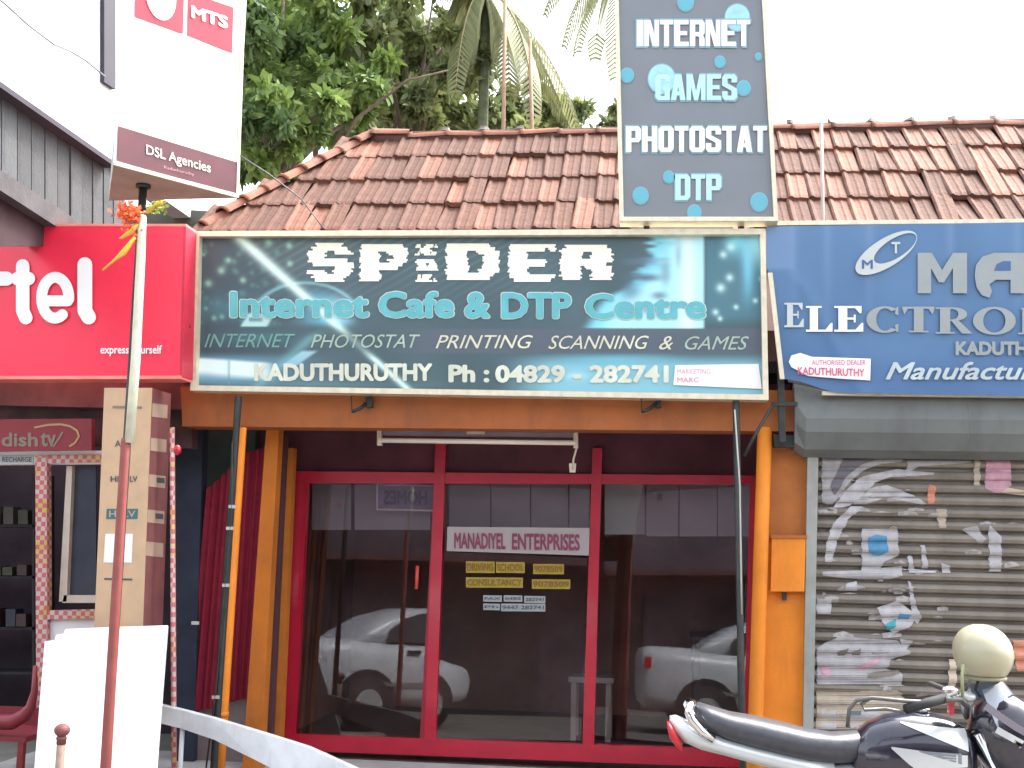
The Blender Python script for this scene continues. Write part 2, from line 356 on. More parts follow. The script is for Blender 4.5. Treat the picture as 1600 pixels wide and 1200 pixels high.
for sx in (-.70, -.44):
    for sy in (2.07, 2.31): box('leg', (sx, sy, .15), (sx+.04, sy+.04, .58), CP, ch)
# ---- tube light
tl = thing('tube_light', 'unlit white tube light hanging under the orange beam above the door', 'lamp', YP(.34)(745, 690))
Pt = YP(.34)
tube('tube', [Pt(592, 688), Pt(899, 692)], .016, M('tube_glass', (.85, .80, .68), .3, .03), tl, 12)
slab('batten', [(597, 669), (897, 673), (897, 683), (597, 680)], YP(.36), .05, M('batten_grey', (.20, .19, .24), .6), tl)
slab('end_cap', [(589, 672), (596, 672), (596, 696), (589, 696)], YP(.33), .04, M('batten_beige', (.55, .48, .38), .5), tl)
slab('end_cap', [(896, 676), (903, 676), (903, 700), (896, 700)], YP(.33), .04, M('batten_beige', (1, 1, 1)), tl)
slab('ballast', [(729, 667), (757, 667), (757, 678), (729, 678)], YP(.33), .03, M('batten_beige', (1, 1, 1)), tl)
tube('cord', [Pt(902, 672), Pt(901, 700), Pt(896, 718), Pt(895, 734)], .007, M('batten_beige', (1, 1, 1)), tl, 6)
slab('pull_switch', [(889, 724), (900, 724), (899, 738), (890, 738)], Pt, .02, M('batten_beige', (1, 1, 1)), tl)
# ---- brackets under sign
for lab, cx in (('left of the two dark brackets on the orange beam', 565), ('right of the two dark brackets on the orange beam', 1018)):
    br = thing('sign_bracket', lab, 'bracket', Pb(cx, 645), 'brackets under the cafe signboard')
    slab('plate', [(cx+6, 620), (cx+15, 620), (cx+15, 636), (cx+6, 636)], YP(.08), .06, STEEL, br)
    tube('arm', [YP(.1)(cx+10, 628), YP(.05)(cx-2, 638), YP(.02)(cx-14, 643)], .012, STEEL, br, 8)
    tube('stay', [YP(.03)(cx-16, 618), YP(.02)(cx-15, 645)], .004, STEEL, br, 6)

# ================================================================== ROOF
PHI = math.radians(41); RY = 1.25
rp0 = YP(RY)(800, 352)
rn = Vector((0, -math.sin(PHI), math.cos(PHI))); RP = Pl(rp0, rn)
ridge = RP(650, 214); up = Vector((0, math.cos(PHI), math.sin(PHI)))
hip_t, hip_b = RP(580, 214), RP(322, 350)
CLAYD = M('roof_base', (.10, .05, .04), .9)
TILE = M('clay_tile', (.110, .044, .026), .85, .35, 14, .5, 50, rnd=.16, dirt=.6, dcol=(.070, .034, .022))
TILEB = M('fresh_clay_tile', (.20, .075, .042), .8, .3, 14, .4, 50, rnd=.15, dirt=.65, dcol=(.08, .042, .03))
XR = RP(1680, 250).x
# base deck (down to the eave above the beam)
def on_roof(x, s): # s = slope distance down from the ridge line
    return Vector((x, ridge.y, ridge.z)) - up*s
total = (ridge.y-.20)/math.cos(PHI)
hd = (hip_b-hip_t); hs_ = -hd.dot(up); hx = hd.x      # hip run
def hip_x(s): return hip_t.x+hx*s/hs_
deck = [on_roof(hip_x(0), 0), on_roof(XR, 0), on_roof(XR, total), on_roof(hip_x(total), total)]
back = [on_roof(XR, 0)+Vector((0, 2.5, -2.2)), on_roof(hip_x(0), 0)+Vector((-1.5, 2.5, -2.2))]
dk_ = [p-rn*.06 for p in deck]+[p-Vector((0, 0, .06)) for p in back]
roof = mk('roof', dk_, [(0, 3, 2, 1), (0, 1, 4, 5), (0, 5, 3)], CLAYD, bl)
# tile template: pan with raised roll and a lipped lower edge. local x = width, y = up slope, z = normal
TW = .142
Pn = []
RP_px = lambda s: None
# row pitch from the photo (rows about 33 px apart)
PITCHR = (RP(700, 211)-RP(700, 244)).length*0.985
prof = [(0, .008), (.10, .020), (.20, .017), (.30, .006), (.52, .004), (.62, .008), (.72, .005), (.9, .003), (1.0, .001)]
tv = []; tf = []
L = PITCHR*1.10
for (yy, zz) in ((0, -.022), (0, .012), (.05, .014), (L, -.012)):
    for i, (u, h) in enumerate(prof): tv.append(((u-.5)*TW*1.02, yy-(.006 if yy == 0 and zz < 0 else 0), zz+h))
n_ = len(prof)
for j in range(3):
    for i in range(n_-1): tf.append((j*n_+i, j*n_+i+1, (j+1)*n_+i+1, (j+1)*n_+i))
tme = bpy.data.meshes.new('roof_tile'); tme.from_pydata(tv, [], tf); tme.materials.append(TILE)
tme2 = tme.copy(); tme2.materials.clear(); tme2.materials.append(TILEB)
Rbase = Matrix((Vector((1, 0, 0)), up, rn)).transposed()
rl = WL[roof.name]
x0 = hip_x(PITCHR*5)
ntile = 0
for r in range(5):
    s = PITCHR*(r+1)
    k0 = 0; x = x0+TW*.5
    while x < XR-.1:
        if x > hip_x(s)+TW*.25:
            q = on_roof(x+random.gauss(0, .004), s+random.gauss(0, .006)); 
            # skip those wholly hidden by the tall signboard
            d = q-CAM; px = 800+FPX*d.dot(Rt)/d.dot(Fw)
            if not (985 < px < 1165):
                bright = random.random() < (.16 if px < 1000 else .30)
                o = bpy.data.objects.new('roof_tile', tme2 if bright else tme); o.parent = roof
                o.location = q-rl+rn*random.uniform(0, .008)
                rm = (Rbase @ Matrix.Rotation(random.gauss(0, .02), 3, 'Z') @ Matrix.Rotation(random.gauss(0, .02), 3, 'X')).to_euler()
                o.rotation_euler = rm; C.objects.link(o); ntile += 1
        x += TW
print('tiles', ntile)
tube('ridge_beam', [on_roof(hip_x(0), 0)-rn*.02, on_roof(XR, 0)-rn*.02], .07, CLAYD, roof, 8)
# ridge and hip caps
def cap(a, b, r, mat, name='ridge_tile'):
    a, b = Vector(a), Vector(b); d = (b-a).normalized(); side = d.cross(Vector((0, 0, 1))).normalized(); u = side.cross(d)
    vs = []; K = 7
    for p, rr in ((a, r*1.12), (a+d*.03, r*1.14), (a+d*.04, r), (b, r*.9)):
        for k in range(K):
            an = math.pi*k/(K-1); vs.append(p+side*rr*math.cos(an)+u*rr*math.sin(an)*.8-u*.02)
    fs = [(j*K+k, j*K+k+1, (j+1)*K+k+1, (j+1)*K+k) for j in range(3) for k in range(K-1)]
    vs += [v-u*.012 for v in vs[:K]]; n = 4*K
    fs += [(k, n+k, n+k+1, k+1) for k in range(K-1)]
    return mk(name, vs, fs, mat, roof, True)
TILER = M('ridge_clay', (.19, .066, .036), .85, .25, 7, .4, 50, rnd=.3, dirt=.5, dcol=(.15, .09, .08))
MORT = M('ridge_mortar', (.20, .16, .15), .95, .3, 20, .5)
x = hip_t.x+.02; i = 0
while x < XR:
    d = on_roof(x, 0)-CAM; px = 800+FPX*d.dot(Rt)/d.dot(Fw)
    if not (990 < px < 1150):
        z = random.gauss(0, .008); lift = .035 if i == 0 else 0
        cap(on_roof(x, 0)+Vector((0, 0, z+lift)), on_roof(x+.33, 0)+Vector((0, 0, z+lift+random.gauss(0, .008))), .075 if i else .085, TILEB if i == 0 else TILER)
        if px > 1200 or random.random() < .3:
            mk('mortar_lump', [on_roof(x, 0)+Vector((random.uniform(-.03, .03)+.045*math.cos(a)*(1-h), .04*math.sin(a)*(1-h), .045+h*.06)) for h in (0, .6) for a in (0, 1.2, 2.4, 3.7, 5)],
               [(0, 1, 6, 5), (1, 2, 7, 6), (2, 3, 8, 7), (3, 4, 9, 8), (4, 0, 5, 9), (5, 6, 7, 8, 9)], MORT, roof)
    x += .32; i += 1
nh = 9; hb_ = hip_t+(hip_b-hip_t)*1.03
for i in range(nh):
    a = hb_+(hip_t-hb_)*((i)/nh); b = hb_+(hip_t-hb_)*((i+1.15)/nh)
    j = random.gauss(0, .008); cap(a+rn*(.03+j), b+rn*(.025+j), .07, TILEB if i in (5, 7) else TILER)

# ================================================================== SPIDER SIGN
zs = P0(750, 620).z
sp = thing('signboard', 'wide dark teal cafe signboard in a cream frame, jagged white letters', 'sign', P0(750, 620))
spq = [(303, 361), (1196, 357), (1201, 625), (297, 610)]
I = frame(spq, 8.5, YP(-.03), .13, ALU, sp)
slab('back_panel', I, YP(.03), .05, M('sign_back', (.08, .09, .1), .7), sp)
def spider_art(X, Y, U, V):
    b = np.ones(X.shape+(3,))*np.array([70, 94, 100.])
    b += (noise2(X, Y, 60, 1)[..., None]-.5)*14
    b = blend(b, (52, 68, 80), sm(X, 560, 330)*.6)
    # web texture
    web = np.abs(np.sin((X*.9+Y*1.6)*.16))**14*sm(X, 340, 480)*sm(Y, 520, 380)*sm(X, 960, 760); b = blend(b, (130, 150, 150), web*.4)
    # teal speckles on the left
    rs = np.random.RandomState(4)
    for cx, cy, r in [(357, 407, 5), (346, 423, 6), (326, 443, 6), (420, 379, 6), (452, 384, 5), (380, 438, 5), (453, 412, 5), (318, 398, 3), (335, 497, 4), (347, 495, 4), (322, 482, 3), (400, 392, 3)]:
        d = np.hypot(X-cx, Y-cy)/r; b = blend(b, (150, 205, 180), np.exp(-d*d)*.85)
    for k in range(60):
        cx, cy = rs.uniform(308, 440), rs.uniform(372, 510); d = np.hypot(X-cx, Y-cy)/rs.uniform(2, 5); b = blend(b, (90, 150, 140), np.exp(-d*d)*.5)
    b = blend(b, (70, 130, 140), np.exp(-(((X-360)/70)**2+((Y-480)/22)**2))*.6)
    b = blend(b, (70, 140, 150), np.exp(-(((X-400)/60)**2+((Y-528)/10)**2))*.5)
    # blue shell and its rim
    e = np.sqrt(((X-478)/88)**2+((Y-508)/66)**2); b = blend(b, (105, 195, 222), sm(e, 1.0, .6)*sm(Y, 515, 500)*sm(X, 440, 520)*.85)
    b = blend(b, (140, 205, 215), np.exp(-((e-1)/.04)**2)*sm(Y, 500, 470)*.7)
    d = np.hypot((X-530)/18, (Y-488)/22); b = blend(b, (190, 235, 250), np.exp(-d*d)*.7)
    # white car-like blotch
    b = blend(b, (185, 228, 222), sm(np.abs(X-403+(Y-500)*.6), 24, 18)*sm(np.abs(Y-500), 12, 9)*.9)
    b = blend(b, (80, 130, 150), sm(np.abs(X-400), 12, 9)*sm(np.abs(Y-500), 4, 2)*.7)
    # diagonal beams
    c = 372+(Y-370)*1.115; wdt = 13-5*sm(Y, 400, 560)
    al = np.exp(-((X-c)/wdt)**2)*(1-.65*sm(Y, 505, 530)*sm(Y, 565, 545)); b = blend(b, (215, 248, 238), al)
    c = 495-(Y-520)*1.1; b = blend(b, (120, 190, 195), np.exp(-((X-c)/12)**2)*sm(Y, 512, 530)*.55)
    b = blend(b, (165, 215, 225), sm(np.abs(X-(468-(Y-560)*1.4)), 16, 8)*sm(np.abs(Y-560), 14, 9)*.85)
    # bottom left pale cloud
    b = blend(b, (120, 180, 205), sm(X, 560, 330)*sm(Y, 548, 566)*sm(Y, 606, 590)*.8)
    b = blend(b, (222, 246, 244), sm(X, 438, 408)*sm(Y, 556+(X-305)*.07, 562+(X-305)*.07)*sm(Y, 592+(X-305)*.06, 576+(X-305)*.1)*.95)
    b = blend(b, (90, 140, 160), np.exp(-((X-358)/1.6)**2)*sm(Y, 560, 566)*.6)
    # bottom blue glow
    b = blend(b, (135, 196, 212), sm(X, 760, 880)*sm(Y, 548, 575)*.9)
    b = blend(b, (110, 190, 210), np.exp(-(((X-960)/90)**2+((Y-562)/8)**2))*.7)
    b = blend(b, (175, 220, 228), np.exp(-(((X-900)/18)**2+((Y-588)/7)**2))*.8)
    b = blend(b, (110, 165, 180), np.exp(-(((X-420)/200)**2+((Y-600)/6)**2))*.4)
    # big pale face on the right
    jag = noise2(X*.3, Y, 5, 3)*26; left = 1012-(Y-372)*.20-28*np.exp(-((Y-470)/30)**2)-20+jag*sm(Y, 500, 380)
    left = np.where(Y > 455, left-(Y-455)*1.0, left)
    body = sm(X, left, left+26)*sm(X, 1103, 1096)*sm(Y, 515, 511)
    b = blend(b, (128, 212, 228), body); core = body*sm(X, left+20, left+60); b = blend(b, (188, 240, 246), core*.85)
    b = blend(b, (225, 245, 247), body*np.exp(-((X-1075)/14)**2)*.8)
    b = blend(b, (110, 190, 215), body*np.exp(-((X-1092+ (Y-400)*.03)/5)**2)*.0)
    for (cx, cy, rx, ry, a) in [(1000, 409, 26, 6, .95), (1008, 434, 24, 6, .95), (985, 455, 16, 14, .6), (1030, 462, 12, 6, .7), (1040, 425, 8, 22, .45), (1015, 485, 22, 4, .5), (1060, 400, 5, 20, .3)]:
        b = blend(b, (84, 110, 128), np.exp(-(((X-cx)/rx)**2+((Y-cy)/ry)**2))*a*sm(X, 960, 975))
    # right strip
    rb = sm(X, 1101, 1106)*sm(Y, 512, 490)
    b = blend(b, (72, 118, 132), rb)
    b = blend(b, (130, 222, 236), rb*sm(X, 1118, 1150)*sm(Y, 420, 372)); b = blend(b, (115, 200, 225), rb*np.exp(-((X-1168)/10)**2)*sm(Y, 500, 420))
    b = blend(b, (160, 225, 232), rb*sm(X+(Y-372)*.0, 1150, 1190)*sm(Y, 440, 380)*.9)
    b = blend(b, (80, 120, 130), rb*np.exp(-(((X-1140)/20)**2+((Y-440)/40)**2))*.8)
    for cx, cy, r in [(1126, 450, 7), (1140, 434, 6), (1130, 398, 6), (1118, 488, 5), (1150, 480, 4), (1180, 470, 4), (1190, 436, 4), (1125, 498, 4), (1142, 386, 7)]:
        d = np.hypot(X-cx, Y-cy)/r; b = blend(b, (200, 240, 235), np.exp(-d*d)*.9)
    b = blend(b, (86, 96, 108), sm(np.abs(Y-533), 21, 17)*sm(X, 560, 700)*.9)
    return b
art('printed_panel', I, 440, 122, spider_art, YP(.03), sp, .004, k=1.0)
PS = YP(.03)
# jagged title: rows of ragged bars
GLY = {'S': ["..######..", ".########.", "####..####", "####......", "#########.", ".#########", "......####", "####..####", ".########.", "..######.."],
 'P': ["#########.", "##########", "####..####", "####...###", "####..####", "#########.", "########..", "####......", "####......", "####......"],
 'I': ["##..####.#", "..#####...", "##.####.##", "..........", "#########.", ".####.####", "##########", "..........", "##.####...", "#######.##"],
 'D': ["########..", "#########.", "####..####", "####...###", "####...###", "####...###", "####...###", "####..####", "#########.", "########.."],
 'E': ["##########", "########.#", "####......", "####......", "########..", "########..", "####......", "####......", "##########", ".########."],
 'R': [".########.", "##########", "####..####", "####..####", "##########", "#########.", "####.#####", "####..####", "####..####", "####..####"]}
mb = MB(); rj = random.Random(3)
yscan = 3
for chh, (a, b_, t0, t1) in zip('SPIDER', [(482, 550, 380, 441), (564, 637, 382, 440), (652, 682, 382, 441), (698, 780, 381, 438), (796, 867, 382, 441), (877, 956, 383, 438)]):
    G = GLY[chh]
    nsub = 20; hgt = (t1-t0)/nsub
    for rr in range(nsub):
        row = G[rr//2]; k = 0
        while k < 10:
            if row[k] == '#':
                e = k
                while e < 10 and row[e] == '#': e += 1
                jl, jr = rj.uniform(-3.5, 2.0), rj.uniform(-2.0, 3.5)
                xa = a+(b_-a)*k/10+jl; xb = a+(b_-a)*e/10+jr
                mb.add([PS(xa, t0+rr*hgt, .010), PS(xb, t0+rr*hgt, .010), PS(xb+rj.uniform(-1, 1), t0+(rr+1)*hgt, .010), PS(xa+rj.uniform(-1, 1), t0+(rr+1)*hgt, .010)], [(3, 2, 1, 0)])
                k = e
            else: k += 1
mb.build('title_lettering', M('title_cream', (.86, .88, .74), .45, .04, 30), sp)
TEAL = M('teal_letter', (.11, .44, .48), .4, .08, 12); TEALO = M('teal_outline', (.55, .66, .62), .4)
words = [('Internet', 360, 577, 456, 497), ('Cafe', 592, 710, 456, 497), ('&', 726, 766, 457, 498), ('DTP', 784, 893, 458, 498), ('Centre', 914, 1103, 459, 499)]
for wd, a, b_, t0, t1 in words:
    text('lettering', wd, (a-1.5, t0-1.5, b_+1.5, t1+1.5), PS, TEALO, sp, .055, off=.008)
    text('lettering', wd, (a, t0, b_, t1), PS, TEAL, sp, .04, off=.0105)
CRM = M('cream_letter', (.66, .66, .50), .45); GRN = M('green_letter', (.16, .34, .30), .45); GRN2 = M('pale_green_letter', (.38, .50, .40), .45)
for wd, a, b_, mt in [('INTERNET', 320, 462, GRN), ('PHOTOSTAT', 486, 657, GRN2), ('PRINTING', 681, 833, CRM), ('SCANNING', 857, 1014, CRM), ('&', 1030, 1052, CRM), ('GAMES', 1070, 1170, GRN2)]:
    text('lettering', wd, (a, 522+(a-320)*.005, b_, 543+(a-320)*.005), PS, mt, sp, .004, shear=.35, off=.009)
for wd, a, b_ in [('KADUTHURUTHY', 398, 676), ('Ph :', 701, 765), ('04829 - 282741', 774, 1045)]:
    text('lettering', wd, (a, 568+(a-400)*.007, b_, 596+(a-400)*.007), PS, M('number_cream', (.62, .66, .54), .45), sp, .045, off=.009)
sk = thing('sticker', 'white sticker with faint red print at the lower right of the teal signboard', 'sticker', PS(1120, 606, .014))
slab('paper', [(1055, 571), (1185, 569), (1190, 608), (1052, 602)], PS, .003, PURE, sk, .014)
text('print', 'MARKETING', (1058, 577, 1110, 585), PS, M('faint_red', (.75, .40, .45), .5), sk, 0, off=.0155); text('print', 'MARC', (1058, 590, 1092, 598), PS, M('faint_red', (1, 1, 1)), sk, .02, off=.0155)
# posts carrying the signboard
pp1 = thing('sign_post', 'dark steel post under the left end of the teal signboard', 'post', YP(.0)(335, 1200))
a, b_ = YP(.0)(373, 614), YP(.0)(334, 1200); e = b_+(b_-a)*(b_.z/(a.z-b_.z)); tube('pole', [a+(b_-a)*.01, a+(b_-a)*.02, b_, e], .022, STEEL, pp1, 12)
tube('cable', [YP(-.03)(363, 690), YP(-.03)(362, 800), YP(-.03)(352, 915), YP(-.03)(336, 1090), YP(-.03)(322, 1200)], .006, STEEL, pp1, 6)
for (cx, cy) in ((363, 791), (359, 825), (353, 914), (337, 1089), (305, 973)): slab('clip', [(cx-6, cy-2), (cx+5, cy-2), (cx+5, cy+3), (cx-6, cy+3)], YP(-.035), .012, M('clip_pale', (.45, .45, .4), .6), pp1)
opp = thing('orange_post', 'slim bright orange post just right of the dark left sign post', 'post', YP(.1)(350, 1120))
a, b_ = YP(.1)(379, 668), YP(.1)(347, 1120); e = b_+(b_-a)*((b_.z-.15)/(a.z-b_.z)); tube('pole', [a, b_, e], [.026, .036, .040], ORANGE, opp, 14)
b2 = YP(.1)(347, 1112); tube('collar', [b2, b2-Vector((0, 0, .03))], .042, ORANGE, opp, 14)
pp2 = thing('sign_post', 'dark steel post under the right end of the teal signboard', 'post', YP(.0)(1157, 1190))
a, b_ = YP(.0)(1150, 627), YP(.0)(1159, 1110); e = b_+(b_-a)*(b_.z/(a.z-b_.z)); tube('pole', [a, b_, e], .021, STEEL, pp2, 12)
tube('brace', [YP(.02)(1206, 636), YP(.0)(1184, 672), YP(-.01)(1163, 712)], .010, STEEL, pp2, 8)
tube('cable', [YP(-.04)(1148, 640), YP(-.04)(1156, 760), YP(-.04)(1158, 900), YP(-.04)(1159, 960)], .005, M('clip_pale', (1, 1, 1)), pp2, 6)
vb = thing('angle_bracket', 'dark vertical angle iron between the teal and blue signboards', 'bracket', YP(.0)(1217, 660))
slab('angle', [(1211, 420), (1221, 420), (1228, 690), (1218, 690)], YP(.06), .04, STEEL, vb); slab('foot_plate', [(1206, 628), (1246, 628), (1246, 634), (1206, 634)], YP(.05), .03, STEEL, vb)

# ================================================================== TALL SIGN
PD = YP(-.08)
ds = thing('vertical_sign', 'tall dark grey vertical signboard with blue dots and white service names', 'sign', PD(1090, 345))
dq = [(957, -150), (1189, -150), (1216, 345), (968, 345)]
DI = frame(dq, 6.5, YP(-.10), .14, ALU, ds)
slab('board', DI, PD, .08, M('dark_print_board', (.19, .215, .24), .5, .05, 3), ds)
for cx in (1010, 1160): tube('support', [PD(cx, -100, -.12), PD(cx, 350, -.12), PD(cx+2, 420, -.16)], .02, STEEL, ds, 8)
DOT = M('blue_dot_print', (.12, .42, .52), .45, .05); DOTP = M('pale_dot_print', (.34, .64, .74), .45, .15, 12); WLT = M('white_letter', (.86, .88, .88), .45, .02); BLT = M('ice_letter', (.46, .74, .80), .45, .04)
def block(word, x0, y0, x1, y1, plane, mat, par, off, gap):
    """heavy condensed capitals from flat polygons"""
    s, b = .36, .17
    G = {'I': [[(0, 0), (1, 0), (1, 1), (0, 1)]],
     'T': [[(0, 1-b), (1, 1-b), (1, 1), (0, 1)], [(.5-s/2, 0), (.5+s/2, 0), (.5+s/2, 1-b), (.5-s/2, 1-b)]],
     'E': [[(0, 0), (s+.04, 0), (s+.04, 1), (0, 1)], [(s, 1-b), (.98, 1-b), (.98, 1), (s, 1)], [(s, .42), (.88, .42), (.88, .58), (s, .58)], [(s, 0), (1, 0), (1, b), (s, b)]],
     'H': [[(0, 0), (s, 0), (s, 1), (0, 1)], [(1-s, 0), (1, 0), (1, 1), (1-s, 1)], [(s, .42), (1-s, .42), (1-s, .6), (s, .6)]],
     'N': [[(0, 0), (s*.85, 0), (s*.85, 1), (0, 1)], [(1-s*.85, 0), (1, 0), (1, 1), (1-s*.85, 1)], [(.1, 1), (.42, 1), (.9, 0), (.58, 0)]],
     'D': [[(0, 0), (s, 0), (s, 1), (0, 1)], [(s, 0), (.8, 0), (1, .14), (1-s, b), (s, b)], [(s, 1), (.8, 1), (1, .86), (1-s, 1-b), (s, 1-b)], [(1-s, b), (1, .14), (1, .86), (1-s, 1-b)]],
     'P': [[(0, 0), (s, 0), (s, 1), (0, 1)], [(s, 1-b), (.8, 1-b), (1, .88), (.84, 1), (s, 1)], [(1-s, .5), (1, .5), (1, .9), (1-s, .9)], [(s, .38), (.84, .38), (1, .5), (1-s, .54), (s, .54)]],
     'O': [[(0, .12), (.18, 0), (s, b), (s, 1-b), (.18, 1), (0, .88)], [(1, .12), (.82, 0), (1-s, b), (1-s, 1-b), (.82, 1), (1, .88)], [(.16, 0), (.84, 0), (1-s, b), (s, b)], [(.16, 1), (.84, 1), (1-s, 1-b), (s, 1-b)]],
     'S': [[(.16, 1), (.84, 1), (1, .88), (1, .68), (1-s, .68), (1-s, 1-b), (s, 1-b), (0, .88)], [(0, .88), (s, 1-b), (s, .62), (0, .56)], [(0, .56), (s, .64), (1, .44), (1-s, .36)], [(1, .46), (1-s, .38), (1-s, b), (1, .12)], [(0, .12), (.16, 0), (.84, 0), (1, .12), (1-s, b), (s, b)], [(0, .12), (s, b), (s, .34), (0, .34)]],
     'A': [[(0, 0), (.36, 0), (.62, 1), (.28, 1)], [(1, 0), (.64, 0), (.38, 1), (.72, 1)], [(.28, .18), (.72, .18), (.72, .34), (.28, .34)]],
     'M': [[(0, 0), (.24, 0), (.24, 1), (0, 1)], [(1, 0), (.76, 0), (.76, 1), (1, 1)], [(.1, 1), (.32, 1), (.6, 0), (.4, 0)], [(.9, 1), (.68, 1), (.4, 0), (.6, 0)]]}
    G['R'] = G['P']+[[(.5, .4), (.9, .42), (1, .3), (1, 0), (1-s, 0), (1-s, .34)]]
    G['G'] = G['O'][:1]+G['O'][2:]+[[(1-s, .72), (1, .72), (1, .88), (.82, 1), (1-s, 1-b)], [(1-s, 0), (1, 0), (1, .5), (1-s, .5)], [(.5, .38), (1-s, .38), (1-s, .52), (.5, .52)]]
    W = {'I': .45, 'M': 1.3, 'T': .9}; tot = sum(W.get(c, 1) for c in word); u = ((x1-x0)-gap*(len(word)-1))/tot; x = x0; mb = MB(); k = 0
    for c in word:
        w_ = u*W.get(c, 1)
        for poly in G[c]:
            vs = [plane(x+w_*px_, y1+(y0-y1)*py_, off+k*.00012) for px_, py_ in poly]; k += 1
            mb.add(vs, [tuple(range(len(vs)))])
        x += w_+gap
    return mb.build('lettering', mat, par)
GLW = M('letter_halo', (.22, .42, .50), .45)
def dot(cx, cy, r, mat, off, pl=PD, par=ds, ry=None, name='dot'):
    ry = ry or r*1.1
    return mk(name, [pl(cx+r*math.cos(a*math.pi/12), cy+ry*math.sin(a*math.pi/12), off) for a in range(24)], [tuple(range(23, -1, -1))], mat, par)
for i, (cx, cy, r, mt) in enumerate([(1071, 4, 12, DOT), (1152, 28, 19, DOTP), (1125, 97, 7.5, DOT), (1185, 89, 4.5, DOT), (980, 118, 9.5, DOT), (1034, 124, 21, DOTP), (1162, 138, 10, DOT), (1045, 277, 8, DOT), (1001, 306, 11.5, DOT), (1186, 316, 12.5, DOT), (1085, 332, 10, DOT)]):
    dot(cx, cy, r+1.6, GLW, .004, ry=(r+1.6)*1.1); dot(cx, cy, r, mt, .0055)
for wd, a, b_, t0, t1, mt in [('INTERNET', 995, 1172, 32, 73, WLT), ('GAMES', 1024, 1151, 117, 157, BLT), ('PHOTOSTAT', 978, 1198, 198, 238, WLT), ('DTP', 1055, 1127, 273, 313, BLT)]:
    block(wd, a-2, t0-2.5, b_+2, t1+2.5, PD, GLW, ds, .004, .7); block(wd, a, t0, b_, t1, PD, mt, ds, .007, 1.6)

# ================================================================== BLUE SIGN
bs_ = thing('signboard', 'blue electronics signboard with grey lettering and a sagging lower left corner', 'sign', YP(.0)(1420, 618))
PB = YP(-.02)
def blue_bend(X, Y, U, V):
    Yt = 354-8*U; left = np.where(V < .28, 1197+0*V, 1200+(V-.28)/.72*26); X = left+(1680-left)*U
    Yb = 592+22*sm(X, 1222, 1320)+(X-1320).clip(0)*.018; Y = Yt+(Yb-Yt)*V
    O = .012*np.exp(-((X-1292)/10)**2)*sm(V, .9, .0)+.010*np.exp(-((X-1358)/12)**2)*sm(V, .6, .0)+.01*np.exp(-((X-1240)/12)**2)*sm(V, .5, 0)
    O += .010*np.sin(X*.045+V*2)*(.3+.7*V)+.012*np.exp(-((X-1245-(Y-430)*.55)/14)**2)*sm(V, .25, .4)+.006*np.sin(X*.02+5)
    O -= .03*sm(U, .09, 0)*sm(V, .5, 1)
    return X, Y, O*.35
def blue_art(X, Y, U, V):
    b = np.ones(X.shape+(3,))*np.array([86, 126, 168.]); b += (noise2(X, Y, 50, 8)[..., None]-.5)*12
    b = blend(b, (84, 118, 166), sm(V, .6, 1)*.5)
    for cx in (1240, 1292, 1358, 1485, 1590): b = blend(b, (112, 146, 182), np.exp(-((X-cx)/7)**2)*sm(V, .8, .0)*.6)  # light on the wrinkles painted in as paler streaks
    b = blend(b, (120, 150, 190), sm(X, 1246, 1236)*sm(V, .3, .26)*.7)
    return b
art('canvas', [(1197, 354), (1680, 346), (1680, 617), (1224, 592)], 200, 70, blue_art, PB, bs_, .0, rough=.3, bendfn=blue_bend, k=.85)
slab('frame_bar', [(1212, 345), (1680, 341), (1680, 347), (1212, 352)], YP(-.01), .05, ALU, bs_)
slab('frame_bar', [(1285, 611), (1680, 616), (1680, 622), (1285, 617)], YP(.0), .05, ALU, bs_)
slab('frame_bar', [(1200, 426), (1207, 426), (1226, 592), (1219, 592)], YP(-.05), .03, ALU, bs_)
slab('back_sheet', [(1204, 354), (1680, 350), (1680, 616), (1300, 611), (1232, 596)], YP(.05), .03, M('sheet_grey', (.2, .2, .2), .6), bs_)
GREY = M('grey_letter', (.30, .34, .34), .45, .05); PALE = M('silver_letter', (.52, .57, .56), .45, .05)
BO = .016
def ring(name, cx, cy, rx, ry, irx, iry, icx, icy, rot, pl, mat, par, off, a0=0, a1=360, n=40):
    vs = []; c, s = math.cos(rot), math.sin(rot)
    for k in range(n+1):
        a = math.radians(a0+(a1-a0)*k/n)
        for (ox, oy, qx, qy) in ((cx, cy, rx, ry), (icx, icy, irx, iry)):
            u, v = qx*math.cos(a), qy*math.sin(a); vs.append(pl(ox+u*c-v*s, oy+u*s+v*c, off))
    return mk(name, vs, [(2*k, 2*k+2, 2*k+3, 2*k+1) for k in range(n)], mat, par)
ring('emblem_ring', 1384, 396, 55, 22, 38, 15, 1398, 389, math.radians(-32), PB, PALE, bs_, BO)
text('emblem_letter', 'T', (1392, 379, 1406, 397), PB, PALE, bs_, .03, off=BO); text('emblem_letter', 'M', (1346, 407, 1363, 421), PB, M('blue_ink', (.06, .13, .3), .5), bs_, .02, off=BO+.002)
slab('lettering', [(1433, 396), (1455, 396), (1471, 423), (1488, 396), (1510, 396), (1510, 459), (1488, 459), (1488, 420), (1474, 442), (1466, 442), (1454, 420), (1454, 459), (1433, 459)], PB, .002, GREY, bs_, BO)
slab('lettering', [(1522, 432), (1524, 415), (1534, 402), (1552, 396), (1600, 396), (1600, 459), (1578, 459), (1578, 438), (1555, 438), (1545, 445), (1549, 456), (1545, 466), (1533, 462), (1525, 450)], PB, .002, GREY, bs_, BO)
slab('lettering', [(1552, 424), (1556, 414), (1566, 409), (1578, 409), (1578, 424)], PB, .002, M('blue_ink', (1, 1, 1)), bs_, BO+.002)
